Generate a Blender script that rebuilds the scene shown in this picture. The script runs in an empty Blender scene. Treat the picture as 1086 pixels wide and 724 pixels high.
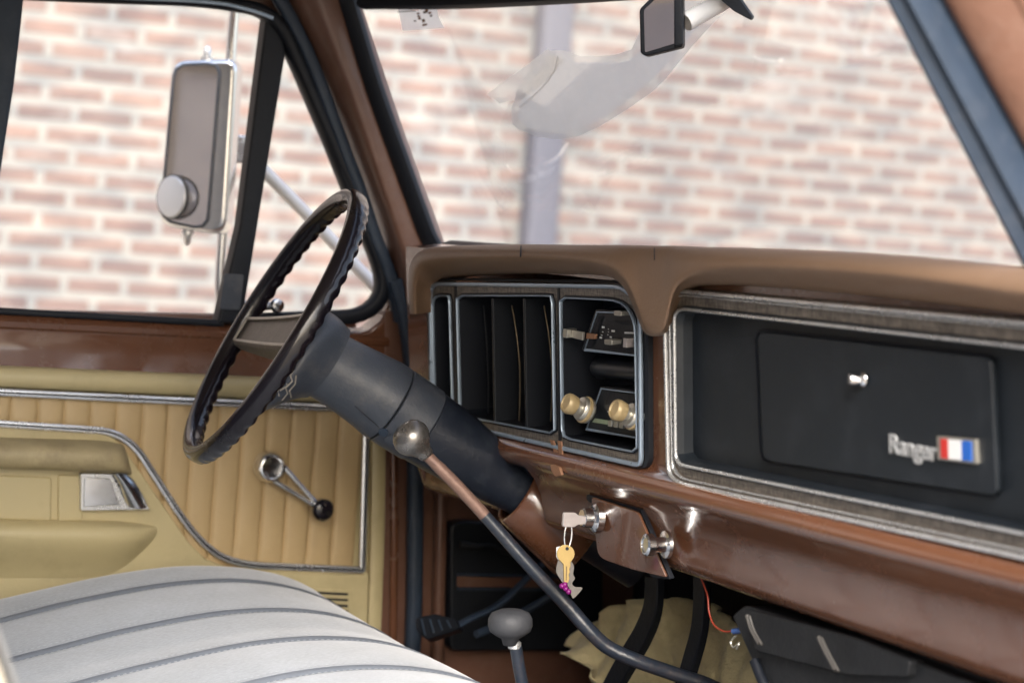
import bpy, bmesh, math, random
from math import sin, cos, pi, radians, sqrt
from mathutils import Vector as V, Matrix
from mathutils import noise as mnoise
from mathutils.bvhtree import BVHTree
random.seed(4)
scene = bpy.context.scene
COL = scene.collection
world = bpy.data.worlds.new("World"); scene.world = world

# ------------------------------------------------------------------ camera model (x right across the cab, y forward, z up)
F = 2564.0
PSI, TH, RO = radians(27), radians(2.47), radians(4.35)
CAM = V((3.3, 0, .80))
_r0 = V((sin(PSI), cos(PSI), 0))
_f = V((-cos(PSI)*cos(TH), sin(PSI)*cos(TH), -sin(TH)))
_u0 = _r0.cross(_f)
_r = _r0*cos(RO) + _u0*sin(RO)
_u = _r.cross(_f)
def ray(x, y): return _f + _r*((x-543)/F) - _u*((y-362)/F)
def rp(x, y, p, n):
    d = ray(x, y); return CAM + d*((p-CAM).dot(n)/d.dot(n))
def X(x, y, v=0.0): return rp(x, y, V((v, 0, 0)), V((1, 0, 0)))
def Y(x, y, v): return rp(x, y, V((0, v, 0)), V((0, 1, 0)))
def Z(x, y, v): return rp(x, y, V((0, 0, v)), V((0, 0, 1)))
DN = V((0, -1, -.12)).normalized()          # dash face normal, towards the seat
DP0 = V((0, 1.42, .745))
DUP = V((0, -.12, 1)).normalized()
def D(x, y, off=0.0): return rp(x, y, DP0+DN*off, DN)
def DS(x, y, off=0.0): return D(x, y)+DN*off     # on the face, then raised

# ------------------------------------------------------------------ materials
MATS = {}
def mat(name, col, rough=.5, metal=0., coat=0., var=.0, vscale=8., bump=0., bscale=200., spec=.5, rvar=0., trans=0., dirt=None, dirt_amt=.0, dscale=6., sheen=0.):
    m = bpy.data.materials.new(name); m.use_nodes = True
    nt = m.node_tree; N = nt.nodes; L = nt.links
    b = N['Principled BSDF']
    b.inputs['Base Color'].default_value = (*col, 1)
    b.inputs['Roughness'].default_value = rough
    b.inputs['Metallic'].default_value = metal
    b.inputs['Coat Weight'].default_value = coat
    b.inputs['Coat Roughness'].default_value = .08
    b.inputs['Specular IOR Level'].default_value = spec
    b.inputs['Transmission Weight'].default_value = trans
    b.inputs['Sheen Weight'].default_value = sheen
    tc = N.new('ShaderNodeTexCoord')
    def noise(scale, detail=4, rough_=.6):
        n = N.new('ShaderNodeTexNoise'); n.inputs['Scale'].default_value = scale
        n.inputs['Detail'].default_value = detail; n.inputs['Roughness'].default_value = rough_
        L.new(tc.outputs['Object'], n.inputs['Vector']); return n
    colout = None
    if var > 0:
        n = noise(vscale)
        mx = N.new('ShaderNodeMix'); mx.data_type = 'RGBA'
        mx.inputs['A'].default_value = (*[c*(1-var) for c in col], 1)
        mx.inputs['B'].default_value = (*[min(1, c*(1+var)) for c in col], 1)
        L.new(n.outputs['Fac'], mx.inputs['Factor']); colout = mx.outputs['Result']
    if dirt is not None:
        n = noise(dscale, 8, .7)
        rr = N.new('ShaderNodeValToRGB')
        rr.color_ramp.elements[0].position = .5-.0; rr.color_ramp.elements[1].position = .72
        L.new(n.outputs['Fac'], rr.inputs['Fac'])
        mu = N.new('ShaderNodeMath'); mu.operation = 'MULTIPLY'; mu.inputs[1].default_value = dirt_amt
        L.new(rr.outputs['Color'], mu.inputs[0])
        mx = N.new('ShaderNodeMix'); mx.data_type = 'RGBA'
        if colout: L.new(colout, mx.inputs['A'])
        else: mx.inputs['A'].default_value = (*col, 1)
        mx.inputs['B'].default_value = (*dirt, 1)
        L.new(mu.outputs[0], mx.inputs['Factor']); colout = mx.outputs['Result']
    if colout: L.new(colout, b.inputs['Base Color'])
    if rvar > 0:
        n = noise(14, 6, .7)
        mr = N.new('ShaderNodeMapRange'); mr.inputs['To Min'].default_value = max(.02, rough-rvar)
        mr.inputs['To Max'].default_value = rough+rvar; mr.inputs['From Min'].default_value = .3; mr.inputs['From Max'].default_value = .7
        L.new(n.outputs['Fac'], mr.inputs['Value']); L.new(mr.outputs['Result'], b.inputs['Roughness'])
    if bump > 0:
        n = noise(bscale, 3)
        bp = N.new('ShaderNodeBump'); bp.inputs['Strength'].default_value = min(1, bump); bp.inputs['Distance'].default_value = .4/bscale
        L.new(n.outputs['Fac'], bp.inputs['Height']); L.new(bp.outputs['Normal'], b.inputs['Normal'])
    MATS[name] = m
    return m
paint = mat('brown_paint', (.135, .056, .029), .26, coat=.8, var=.10, vscale=5, bump=.07, bscale=5, dirt=(.19, .10, .065), dirt_amt=.08, dscale=30, rvar=.04)
paint_d = mat('brown_paint_dusty', (.140, .068, .045), .42, coat=.25, var=.12, vscale=7, bump=.15, bscale=30, dirt=(.22, .14, .11), dirt_amt=.3, dscale=25)
padm = mat('tan_pad_vinyl', (.19, .118, .074), .5, var=.10, vscale=5, bump=.45, bscale=330, coat=.05, dirt=(.27, .20, .15), dirt_amt=.22, dscale=14)
tan = mat('tan_door_vinyl', (.50, .365, .19), .5, var=.06, vscale=9, bump=.3, bscale=300, dirt=(.33, .24, .13), dirt_amt=.25, dscale=11)
olive = mat('khaki_plastic', (.52, .44, .245), .42, var=.05, vscale=6, bump=.2, bscale=350, coat=.1, dirt=(.24, .20, .11), dirt_amt=.3, dscale=9)
armv = mat('worn_arm_vinyl', (.40, .33, .19), .5, var=.25, vscale=22, bump=.4, bscale=200, dirt=(.17, .13, .08), dirt_amt=.6, dscale=16)
chrome = mat('chrome', (.80, .81, .83), .16, metal=1, rvar=.06, var=.05, vscale=30)
chrome_w = mat('worn_chrome', (.72, .73, .74), .28, metal=.75, rvar=.12, var=.15, vscale=60, dirt=(.2, .18, .15), dirt_amt=.5, dscale=60)
satin = mat('satin_blue_trim', (.36, .45, .56), .34, metal=.55, rvar=.08, var=.12, vscale=40)
blackp = mat('black_plastic', (.012, .014, .018), .38, spec=.35, bump=.15, bscale=300, var=.2, vscale=20)
blackm = mat('matt_black_well', (.006, .008, .013), .6, spec=.25, var=.2, vscale=20)
navy = mat('dark_glove_panel', (.011, .0145, .019), .42, spec=.35, var=.15, vscale=9, bump=.2, bscale=400, dirt=(.04, .045, .055), dirt_amt=.3, dscale=14)
rubber = mat('blue_black_rubber', (.026, .040, .064), .5, spec=.4, var=.25, vscale=20, bump=.2, bscale=120, dirt=(.09, .10, .12), dirt_amt=.3, dscale=25)
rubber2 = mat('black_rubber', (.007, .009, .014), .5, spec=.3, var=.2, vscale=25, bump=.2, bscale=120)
gloss = mat('gloss_black_enamel', (.010, .009, .014), .14, coat=.8, rvar=.06, var=.2, vscale=30, dirt=(.08, .04, .02), dirt_amt=.12, dscale=50)
rimm = mat('wheel_rim_plastic', (.007, .005, .008), .24, coat=.35, spec=.4, rvar=.05, bump=.05, bscale=60)
colg = mat('grey_column_plastic', (.044, .052, .068), .42, var=.15, vscale=12, bump=.3, bscale=260, dirt=(.16, .15, .14), dirt_amt=.35, dscale=20)
coln = mat('navy_column_tube', (.012, .016, .026), .34, var=.2, vscale=16, bump=.2, bscale=120, dirt=(.06, .07, .08), dirt_amt=.35, dscale=30)
spokem = mat('worn_brown_spoke', (.095, .078, .062), .5, var=.2, vscale=30, bump=.3, bscale=250, dirt=(.25, .22, .18), dirt_amt=.35, dscale=45)
spoke_t = mat('worn_spoke_border', (.33, .30, .26), .4, metal=.3, var=.4, vscale=90, bump=.3, bscale=200)
rust = mat('bare_rusty_steel', (.22, .135, .105), .5, metal=.3, var=.35, vscale=60, bump=.3, bscale=150, dirt=(.07, .04, .035), dirt_amt=.6, dscale=60)
leverm = mat('black_lever_enamel', (.018, .024, .036), .30, coat=.3, var=.3, vscale=40, bump=.2, bscale=90, dirt=(.16, .10, .07), dirt_amt=.25, dscale=70)
knobm = mat('worn_metal_knob', (.26, .245, .23), .28, metal=.8, rvar=.08, dirt=(.03, .03, .03), dirt_amt=.6, dscale=50)
brassk = mat('cream_brass_knob', (.42, .32, .17), .4, metal=.15, var=.2, vscale=60)
silv = mat('brushed_silver', (.55, .53, .47), .35, metal=.8, var=.2, vscale=90)
brass = mat('key_brass', (.40, .29, .12), .33, metal=.75, var=.12, vscale=100)
fob = mat('fish_pewter', (.14, .13, .12), .45, metal=.5, var=.3, vscale=120)
magenta = mat('magenta_bead', (.16, .005, .12), .35)
clear = mat('clear_plastic_head', (.40, .36, .35), .2, var=.2, vscale=120, spec=.8)
yellowc = mat('yellow_cloth', (.72, .61, .34), .9, var=.22, vscale=10, bump=.7, bscale=70, dirt=(.28, .20, .08), dirt_amt=.5, dscale=14, sheen=.2)
whitep = mat('white_paint', (.78, .79, .80), .4, var=.05, vscale=20)
red = mat('red_enamel', (.55, .035, .03), .3, coat=.3)
blue = mat('blue_enamel', (.02, .12, .50), .3, coat=.3)
redw = mat('red_wire', (.35, .05, .025), .4)
bluew = mat('blue_connector', (.05, .12, .35), .4)
mirrorm = mat('mirror_glass', (.93, .88, .90), .05, metal=1)
spotm = mat('spot_mirror_glass', (.92, .94, .97), .35, metal=.2)  # mostly diffuse white, standing in for the sky reflected in it
ledgem = mat('dark_brown_ledge', (.035, .022, .018), .6, var=.2, vscale=20)
strapm = mat('dull_strap', (.07, .065, .06), .5)
emblemm = mat('emblem_metal', (.48, .49, .50), .3, metal=.4, var=.2, vscale=150)
trimm = mat('door_trim_chrome', (.78, .80, .83), .24, metal=.75, rvar=.08)
residue = mat('tan_adhesive', (.27, .14, .08), .7, var=.3, vscale=120)
tick = mat('white_marking', (.62, .63, .62), .5)
greenm = mat('pale_green_marking', (.28, .33, .22), .5, var=.3, vscale=100)
goldm = mat('bronze_lens_edge', (.14, .105, .065), .3, metal=.6, var=.4, vscale=50)
pipem = mat('lavender_grey_paint', (.105, .108, .14), .5, var=.06, vscale=3)
headl = mat('headliner_board', (.38, .34, .28), .85, var=.06)
carpet = mat('brown_floor_mat', (.06, .03, .02), .85, var=.3, vscale=30, bump=.6, bscale=120)
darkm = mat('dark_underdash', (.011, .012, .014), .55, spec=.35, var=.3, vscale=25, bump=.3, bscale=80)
outm = mat('truck_outer_paint', (.16, .07, .04), .3, coat=.7)

def woodgrain():
    m = bpy.data.materials.new('woodgrain_foil'); m.use_nodes = True
    nt = m.node_tree; N = nt.nodes; L = nt.links; b = N['Principled BSDF']
    tc = N.new('ShaderNodeTexCoord'); mp = N.new('ShaderNodeMapping'); mp.inputs['Scale'].default_value = (4, 60, 60)
    n = N.new('ShaderNodeTexNoise'); n.inputs['Scale'].default_value = 9; n.inputs['Detail'].default_value = 8; n.inputs['Roughness'].default_value = .75
    mp2 = N.new('ShaderNodeMapping'); mp2.inputs['Scale'].default_value = (90, 20, 20)
    n2 = N.new('ShaderNodeTexNoise'); n2.inputs['Scale'].default_value = 4; n2.inputs['Detail'].default_value = 5
    L.new(tc.outputs['Object'], mp.inputs['Vector']); L.new(mp.outputs['Vector'], n.inputs['Vector'])
    L.new(tc.outputs['Object'], mp2.inputs['Vector']); L.new(mp2.outputs['Vector'], n2.inputs['Vector'])
    ad = N.new('ShaderNodeMath'); ad.operation = 'MULTIPLY_ADD'; ad.inputs[1].default_value = .5
    L.new(n2.outputs['Fac'], ad.inputs[0]); 
    mu = N.new('ShaderNodeMath'); mu.operation = 'MULTIPLY'; mu.inputs[1].default_value = .55
    L.new(n.outputs['Fac'], mu.inputs[0]); L.new(mu.outputs[0], ad.inputs[2])
    cr = N.new('ShaderNodeValToRGB'); e = cr.color_ramp.elements
    e[0].position = .42; e[0].color = (.055, .048, .043, 1); e[1].position = .66; e[1].color = (.27, .235, .20, 1)
    L.new(ad.outputs[0], cr.inputs['Fac']); L.new(cr.outputs['Color'], b.inputs['Base Color'])
    b.inputs['Roughness'].default_value = .42
    return m
wood = woodgrain()

def brick_mat():
    m = bpy.data.materials.new('brick_masonry'); m.use_nodes = True
    nt = m.node_tree; N = nt.nodes; L = nt.links; b = N['Principled BSDF']
    tc = N.new('ShaderNodeTexCoord'); sp = N.new('ShaderNodeSeparateXYZ'); cb = N.new('ShaderNodeCombineXYZ')
    L.new(tc.outputs['Object'], sp.inputs[0]); sx = N.new('ShaderNodeMath'); sx.operation = 'ADD'; L.new(sp.outputs['X'], sx.inputs[0]); L.new(sp.outputs['Y'], sx.inputs[1]); L.new(sx.outputs[0], cb.inputs['X']); L.new(sp.outputs['Z'], cb.inputs['Y'])
    # slightly uneven courses
    nz = N.new('ShaderNodeTexNoise'); nz.inputs['Scale'].default_value = 2.2; nz.inputs['Detail'].default_value = 3
    L.new(cb.outputs[0], nz.inputs['Vector'])
    vm = N.new('ShaderNodeVectorMath'); vm.operation = 'MULTIPLY_ADD'; vm.inputs[1].default_value = (.012, .012, 0)
    L.new(nz.outputs['Color'], vm.inputs[0]); L.new(cb.outputs[0], vm.inputs[2])
    br = N.new('ShaderNodeTexBrick'); br.inputs['Scale'].default_value = 1
    br.inputs['Brick Width'].default_value = .194; br.inputs['Row Height'].default_value = .0653
    br.inputs['Mortar Size'].default_value = .0148; br.inputs['Mortar Smooth'].default_value = .25; br.inputs['Bias'].default_value = 0
    br.inputs['Color1'].default_value = (.215, .155, .138, 1); br.inputs['Color2'].default_value = (.175, .122, .112, 1)
    br.inputs['Mortar'].default_value = (.265, .265, .25, 1)
    L.new(vm.outputs[0], br.inputs['Vector'])
    # each brick a tone of its own, from cell noise at brick scale
    n2 = N.new('ShaderNodeTexNoise'); n2.inputs['Scale'].default_value = 4.5; n2.inputs['Detail'].default_value = 3
    mp = N.new('ShaderNodeMapping'); mp.inputs['Scale'].default_value = (1.2, 3.4, 1)
    L.new(cb.outputs[0], mp.inputs['Vector']); L.new(mp.outputs[0], n2.inputs['Vector'])
    cr = N.new('ShaderNodeValToRGB'); cr.color_ramp.elements[0].position = .35; cr.color_ramp.elements[1].position = .7
    cr.color_ramp.elements[0].color = (.68, .72, .78, 1); cr.color_ramp.elements[1].color = (1.25, 1.2, 1.14, 1)
    L.new(n2.outputs['Fac'], cr.inputs['Fac'])
    mx = N.new('ShaderNodeMix'); mx.data_type = 'RGBA'; mx.blend_type = 'MULTIPLY'; mx.inputs['Factor'].default_value = 1
    L.new(br.outputs['Color'], mx.inputs['A']); L.new(cr.outputs['Color'], mx.inputs['B'])
    # white lime bloom in patches
    n3 = N.new('ShaderNodeTexNoise'); n3.inputs['Scale'].default_value = 1.9; n3.inputs['Detail'].default_value = 5; n3.inputs['Roughness'].default_value = .7
    mp3 = N.new('ShaderNodeMapping'); mp3.inputs['Scale'].default_value = (1, 2.2, 1); mp3.inputs['Location'].default_value = (3.1, 0.4, 0)
    L.new(cb.outputs[0], mp3.inputs['Vector']); L.new(mp3.outputs[0], n3.inputs['Vector'])
    cr3 = N.new('ShaderNodeValToRGB'); cr3.color_ramp.elements[0].position = .55; cr3.color_ramp.elements[1].position = .72
    cr3.color_ramp.elements[1].color = (.6, .6, .6, 1)
    L.new(n3.outputs['Fac'], cr3.inputs['Fac'])
    mx2 = N.new('ShaderNodeMix'); mx2.data_type = 'RGBA'; mx2.inputs['B'].default_value = (.36, .355, .34, 1)
    L.new(cr3.outputs['Color'], mx2.inputs['Factor']); L.new(mx.outputs['Result'], mx2.inputs['A'])
    L.new(mx2.outputs['Result'], b.inputs['Base Color'])
    b.inputs['Roughness'].default_value = .85
    bp = N.new('ShaderNodeBump'); bp.inputs['Strength'].default_value = .6; bp.inputs['Distance'].default_value = .01; bp.invert = True
    L.new(br.outputs['Fac'], bp.inputs['Height']); L.new(bp.outputs['Normal'], b.inputs['Normal'])
    return m
brickm = brick_mat()

def seat_mat():
    m = bpy.data.materials.new('grey_seat_cloth'); m.use_nodes = True
    nt = m.node_tree; N = nt.nodes; L = nt.links; b = N['Principled BSDF']
    tc = N.new('ShaderNodeTexCoord'); n = N.new('ShaderNodeTexNoise'); n.inputs['Scale'].default_value = 330; n.inputs['Detail'].default_value = 2
    mp = N.new('ShaderNodeMapping'); mp.inputs['Scale'].default_value = (1, .5, 1)
    L.new(tc.outputs['Object'], mp.inputs[0]); L.new(mp.outputs[0], n.inputs['Vector'])
    n2 = N.new('ShaderNodeTexNoise'); n2.inputs['Scale'].default_value = 9; n2.inputs['Detail'].default_value = 4
    L.new(tc.outputs['Object'], n2.inputs['Vector'])
    cr = N.new('ShaderNodeValToRGB'); cr.color_ramp.elements[0].position = .35; cr.color_ramp.elements[1].position = .68
    cr.color_ramp.elements[0].color = (.315, .355, .41, 1); cr.color_ramp.elements[1].color = (.385, .43, .49, 1)
    L.new(n.outputs['Fac'], cr.inputs['Fac'])
    mx = N.new('ShaderNodeMix'); mx.data_type = 'RGBA'; mx.blend_type = 'MULTIPLY'; mx.inputs['Factor'].default_value = .5
    L.new(cr.outputs['Color'], mx.inputs['A']); L.new(n2.outputs['Fac'], mx.inputs['B'])
    L.new(mx.outputs['Result'], b.inputs['Base Color'])
    b.inputs['Roughness'].default_value = .95; b.inputs['Sheen Weight'].default_value = .5
    bp = N.new('ShaderNodeBump'); bp.inputs['Strength'].default_value = .6; bp.inputs['Distance'].default_value = .001
    L.new(n.outputs['Fac'], bp.inputs['Height']); L.new(bp.outputs['Normal'], b.inputs['Normal'])
    return m
seatm = seat_mat()
seat_line = mat('seat_welt', (.185, .21, .25), .9, var=.15, vscale=80, bump=.4, bscale=500)
stitchm = mat('seat_stitching', (.50, .53, .57), .9)

def glass_mat(name, haze, tint=(1, 1, 1), gl=.08):
    m = bpy.data.materials.new(name); m.use_nodes = True
    nt = m.node_tree; N = nt.nodes; L = nt.links
    for n in list(N): N.remove(n)
    out = N.new('ShaderNodeOutputMaterial'); tr = N.new('ShaderNodeBsdfTransparent'); tr.inputs[0].default_value = (*tint, 1)
    g = N.new('ShaderNodeBsdfGlossy'); g.inputs['Roughness'].default_value = .02
    da = N.new('ShaderNodeBsdfDiffuse'); da.inputs[0].default_value = (.92, .90, .87, 1)
    dt = N.new('ShaderNodeBsdfTranslucent'); dt.inputs[0].default_value = (.98, .95, .90, 1)
    df = N.new('ShaderNodeMixShader'); df.inputs[0].default_value = .8; L.new(da.outputs[0], df.inputs[1]); L.new(dt.outputs[0], df.inputs[2])
    tc = N.new('ShaderNodeTexCoord'); ns = N.new('ShaderNodeTexNoise'); ns.inputs['Scale'].default_value = 7; ns.inputs['Detail'].default_value = 6
    L.new(tc.outputs['Object'], ns.inputs['Vector'])
    mr = N.new('ShaderNodeMapRange'); mr.inputs['To Min'].default_value = haze*.6; mr.inputs['To Max'].default_value = haze*1.4
    L.new(ns.outputs['Fac'], mr.inputs['Value'])
    fr = N.new('ShaderNodeFresnel'); fr.inputs['IOR'].default_value = 1.45
    mu = N.new('ShaderNodeMath'); mu.operation = 'MULTIPLY'; mu.inputs[1].default_value = gl/.08
    L.new(fr.outputs[0], mu.inputs[0])
    a = N.new('ShaderNodeMixShader'); L.new(mu.outputs[0], a.inputs[0]); L.new(tr.outputs[0], a.inputs[1]); L.new(g.outputs[0], a.inputs[2])
    c = N.new('ShaderNodeMixShader'); L.new(mr.outputs[0], c.inputs[0]); L.new(a.outputs[0], c.inputs[1]); L.new(df.outputs[0], c.inputs[2])
    L.new(c.outputs[0], out.inputs[0])
    return m
glassm = glass_mat('dusty_windshield_glass', .12, gl=.02)
glassd = glass_mat('door_glass', .08, gl=.03)
reflm = glass_mat('painted_reflection_white', .93, gl=.02)  # milky white imitating a reflection in the windshield
reflm_thin = glass_mat('painted_reflection_thin', .30, gl=.03)
stickm = glass_mat('clear_sticker', .9, gl=.03)

# ------------------------------------------------------------------ mesh helpers
def link(name, me, m, parent=None, smooth=True, angle=35):
    o = bpy.data.objects.new(name, me); COL.objects.link(o)
    if m is not None:
        for q in (m if isinstance(m, (list, tuple)) else [m]): me.materials.append(q)
    if parent is not None: o.parent = parent; o.matrix_parent_inverse = parent.matrix_basis.inverted()
    if smooth:
        bm = bmesh.new(); bm.from_mesh(me)
        bmesh.ops.recalc_face_normals(bm, faces=bm.faces)
        for f in bm.faces: f.smooth = True
        for e in bm.edges:
            if len(e.link_faces) == 2 and e.calc_face_angle(0) > radians(angle): e.smooth = False
        bm.to_mesh(me); bm.free()
    return o
def mk(name, vs, fs, m, parent=None, smooth=True, angle=35, bevel=0, seg=2, sub=0, solid=0):
    me = bpy.data.meshes.new(name); me.from_pydata([tuple(v) for v in vs], [], fs); me.update()
    o = link(name, me, m, parent, smooth, angle)
    if solid:
        s = o.modifiers.new('s', 'SOLIDIFY'); s.thickness = solid; s.offset = 0
    if bevel:
        b = o.modifiers.new('b', 'BEVEL'); b.width = bevel; b.segments = seg; b.limit_method = 'ANGLE'; b.angle_limit = radians(40)
        for p in me.polygons: p.use_smooth = True
        w = o.modifiers.new('w', 'WEIGHTED_NORMAL'); w.keep_sharp = False
    if sub:
        s = o.modifiers.new('u', 'SUBSURF'); s.levels = sub; s.render_levels = sub
    return o
def plate(name, pts, n, t, m, parent=None, bevel=0.002, seg=2):
    """pts: 3D outline; n: direction of its front; t: thickness going back from the outline."""
    n = V(n).normalized(); k = len(pts)
    vs = [V(p) for p in pts] + [V(p)-n*t for p in pts]
    fs = [list(range(k)), list(range(2*k-1, k-1, -1))] + [[i, i+k, (i+1) % k+k, (i+1) % k] for i in range(k)]
    return mk(name, vs, fs, m, parent, bevel=bevel, seg=seg)
def box(name, a, b, m, parent=None, bevel=.003):
    x0, y0, z0 = a; x1, y1, z1 = b
    return plate(name, [(x0, y0, z1), (x1, y0, z1), (x1, y1, z1), (x0, y1, z1)], (0, 0, 1), z1-z0, m, parent, bevel)
def sweep(name, pts, n, w, h, m, parent=None, closed=False, sec=10, lift=0.):
    """a moulding: rounded section, w across in the surface, h along n."""
    n = V(n).normalized(); pts = [V(p) for p in pts]; k = len(pts); vs = []; fs = []
    for i, p in enumerate(pts):
        a = pts[(i-1) % k] if closed or i > 0 else p
        b = pts[(i+1) % k] if closed or i < k-1 else p
        t = (b-a).normalized(); s = n.cross(t).normalized()
        # mitre
        t1 = (p-a).normalized() if (p-a).length > 1e-7 else t
        c = max(.4, abs(t1.dot(t)))
        for j in range(sec):
            th = 2*pi*j/sec
            ca, sa = cos(th), sin(th)
            ca = math.copysign(abs(ca)**.6, ca); sa = math.copysign(abs(sa)**.6, sa)
            vs.append(p + s*(ca*w/2/c) + n*(sa*h/2+lift))
    for i in range(k if closed else k-1):
        i2 = (i+1) % k
        for j in range(sec):
            j2 = (j+1) % sec
            fs.append([i*sec+j, i*sec+j2, i2*sec+j2, i2*sec+j])
    if not closed:
        fs.append(list(range(sec))); fs.append(list(range((k-1)*sec, k*sec))[::-1])
    return mk(name, vs, fs, m, parent, angle=50)
def tube(name, pts, rad, m, parent=None, seg=16, closed=False, flat=1., up=None):
    pts = [V(p) for p in pts]; k = len(pts)
    if not isinstance(rad, (list, tuple)): rad = [rad]*k
    vs = []; fs = []; prev = None
    for i, p in enumerate(pts):
        a = pts[(i-1) % k] if closed or i > 0 else p
        b = pts[(i+1) % k] if closed or i < k-1 else p
        t = (b-a)
        t = t.normalized() if t.length > 1e-9 else (prev_t if prev else V((0, 0, 1)))
        prev_t = t
        if prev is None:
            q = V(up) if up is not None else (V((0, 0, 1)) if abs(t.z) < .9 else V((1, 0, 0)))
        else: q = prev
        s = (q - t*q.dot(t)).normalized(); prev = s; w = t.cross(s)
        for j in range(seg):
            th = 2*pi*j/seg
            vs.append(p + (s*cos(th)*flat + w*sin(th))*rad[i])
    for i in range(k if closed else k-1):
        i2 = (i+1) % k
        for j in range(seg):
            j2 = (j+1) % seg
            fs.append([i*seg+j, i*seg+j2, i2*seg+j2, i2*seg+j])
    if not closed:
        fs.append(list(range(seg))[::-1]); fs.append(list(range((k-1)*seg, k*seg)))
    return mk(name, vs, fs, m, parent, angle=40)
def lathe(name, c, ax, prof, m, parent=None, seg=28, sharp=30):
    """prof: (distance along ax, radius) pairs."""
    c = V(c); ax = V(ax).normalized()
    q = V((0, 0, 1)) if abs(ax.z) < .9 else V((1, 0, 0))
    s = (q-ax*q.dot(ax)).normalized(); w = ax.cross(s); vs = []; fs = []
    for d, r in prof:
        for j in range(seg):
            th = 2*pi*j/seg; vs.append(c+ax*d+(s*cos(th)+w*sin(th))*max(r, 1e-5))
    for i in range(len(prof)-1):
        for j in range(seg):
            j2 = (j+1) % seg; fs.append([i*seg+j, i*seg+j2, (i+1)*seg+j2, (i+1)*seg+j])
    fs.append(list(range(seg))[::-1]); fs.append(list(range((len(prof)-1)*seg, len(prof)*seg)))
    return mk(name, vs, fs, m, parent, angle=sharp)
def rnd(pts, r, n=6, closed=True):
    """round the corners of a 2D (pixel) or 3D polyline; r number or list."""
    pts = [V(p) for p in pts]; k = len(pts); out = []
    for i, p in enumerate(pts):
        ri = r[i] if isinstance(r, (list, tuple)) else r
        if ri <= 0 or (not closed and i in (0, k-1)): out.append(p); continue
        a, b = pts[(i-1) % k], pts[(i+1) % k]
        da, db = (a-p), (b-p)
        ra = min(ri, da.length*.48); rb = min(ri, db.length*.48)
        A = p+da.normalized()*ra; B = p+db.normalized()*rb
        for j in range(n+1):
            t = j/n; out.append(A*(1-t)**2 + p*2*t*(1-t) + B*t*t)
    return out
def cat(pts, n=6):
    pts = [V(p) for p in pts]; out = []
    for i in range(len(pts)-1):
        p0 = pts[max(0, i-1)]; p1 = pts[i]; p2 = pts[i+1]; p3 = pts[min(len(pts)-1, i+2)]
        for j in range(n):
            t = j/n
            out.append(.5*((2*p1)+(p2-p0)*t+(2*p0-5*p1+4*p2-p3)*t*t+(3*p1-p0-3*p2+p3)*t**3))
    out.append(pts[-1]); return out
def loft(name, rows, m, parent=None, closed=False, sub=0, solid=0, angle=40):
    k = len(rows[0]); vs = [v for r in rows for v in r]; fs = []
    for i in range(len(rows)-1):
        for j in range(k if closed else k-1):
            j2 = (j+1) % k; fs.append([i*k+j, i*k+j2, (i+1)*k+j2, (i+1)*k+j])
    return mk(name, vs, fs, m, parent, sub=sub, solid=solid, angle=angle)
def resample(pts, n, closed=True):
    pts = [V(p) for p in pts]; P = pts+([pts[0]] if closed else [])
    L = [0]
    for i in range(len(P)-1): L.append(L[-1]+(P[i+1]-P[i]).length)
    out = []; j = 0
    for i in range(n):
        d = L[-1]*i/(n if closed else n-1)
        while j < len(L)-2 and L[j+1] < d: j += 1
        t = (d-L[j])/max(1e-9, L[j+1]-L[j]); out.append(P[j].lerp(P[j+1], min(1, t)))
    return out
def thing(name, label, catg, loc, group=None):
    o = bpy.data.objects.new(name, None); COL.objects.link(o); o.location = loc; o.empty_display_size = .05
    bpy.context.view_layer.update() if False else None
    o['label'] = label; o['category'] = catg
    if group: o['group'] = group
    return o
def tag(o, label, catg, kind=None):
    if label: o['label'] = label
    if catg: o['category'] = catg
    if kind: o['kind'] = kind
    return o
def disp(o, f):
    for v in o.data.vertices: v.co = f(v.co)

# ================================================================== outside: ground, building, downspout
g = mk('ground', [(-400, -400, -.62), (400, -400, -.62), (400, 400, -.62), (-400, 400, -.62)], [[0, 1, 2, 3]], None, smooth=False)
gm = mat('pale_concrete', (.38, .335, .265), .9, var=.12, vscale=.8, bump=.4, bscale=60); g.data.materials.append(gm)
tag(g, None, None, 'structure')
b_root = thing('brick_building', 'pale pinkish red brick building wall filling the view outside the windows', 'building', (-4.15, 4, -.62))
mk('wall', *(lambda x0, x1, y0, y1, z0, z1: ([(x0, y0, z0), (x1, y0, z0), (x1, y1, z0), (x0, y1, z0), (x0, y0, z1), (x1, y0, z1), (x1, y1, z1), (x0, y1, z1)],
   [[0, 1, 5, 4], [1, 2, 6, 5], [2, 3, 7, 6], [3, 0, 4, 7], [4, 5, 6, 7]]))(-4.4, -4.0, -6, 16, -.62, 5.0), brickm, b_root, smooth=False)
box('coping', (-4.45, -6.05, 5.0), (-3.95, 16.05, 5.09), gm, b_root)
b2 = thing('brick_building', 'second brick building seen only as a reflection in the two mirrors', 'building', (2, -9, -.62))
box('wall', (-4.4, -9.4, -.62), (18, -9.0, 5.2), brickm, b2, 0)
box('coping', (-4.45, -9.45, 5.2), (18.05, -8.95, 5.3), gm, b2, 0)
dx = thing('downspout', 'straight lavender grey downpipe on the brick wall behind the windshield', 'downpipe', (-3.93, 3.76, -.62))
plate('pipe', rnd([(-3.985, 3.70, 4.98), (-3.90, 3.70, 4.98), (-3.90, 3.815, 4.98), (-3.985, 3.815, 4.98)], .02, 4), (0, 0, 1), 5.6, pipem, dx, .0)
for zz in (.0, 2.2, 4.4): box('strap', (-3.997, 3.66, zz), (-3.89, 3.855, zz+.04), pipem, dx, .002)

def XL_(pts): return [X(p[0], p[1], -.012) for p in pts]
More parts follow.
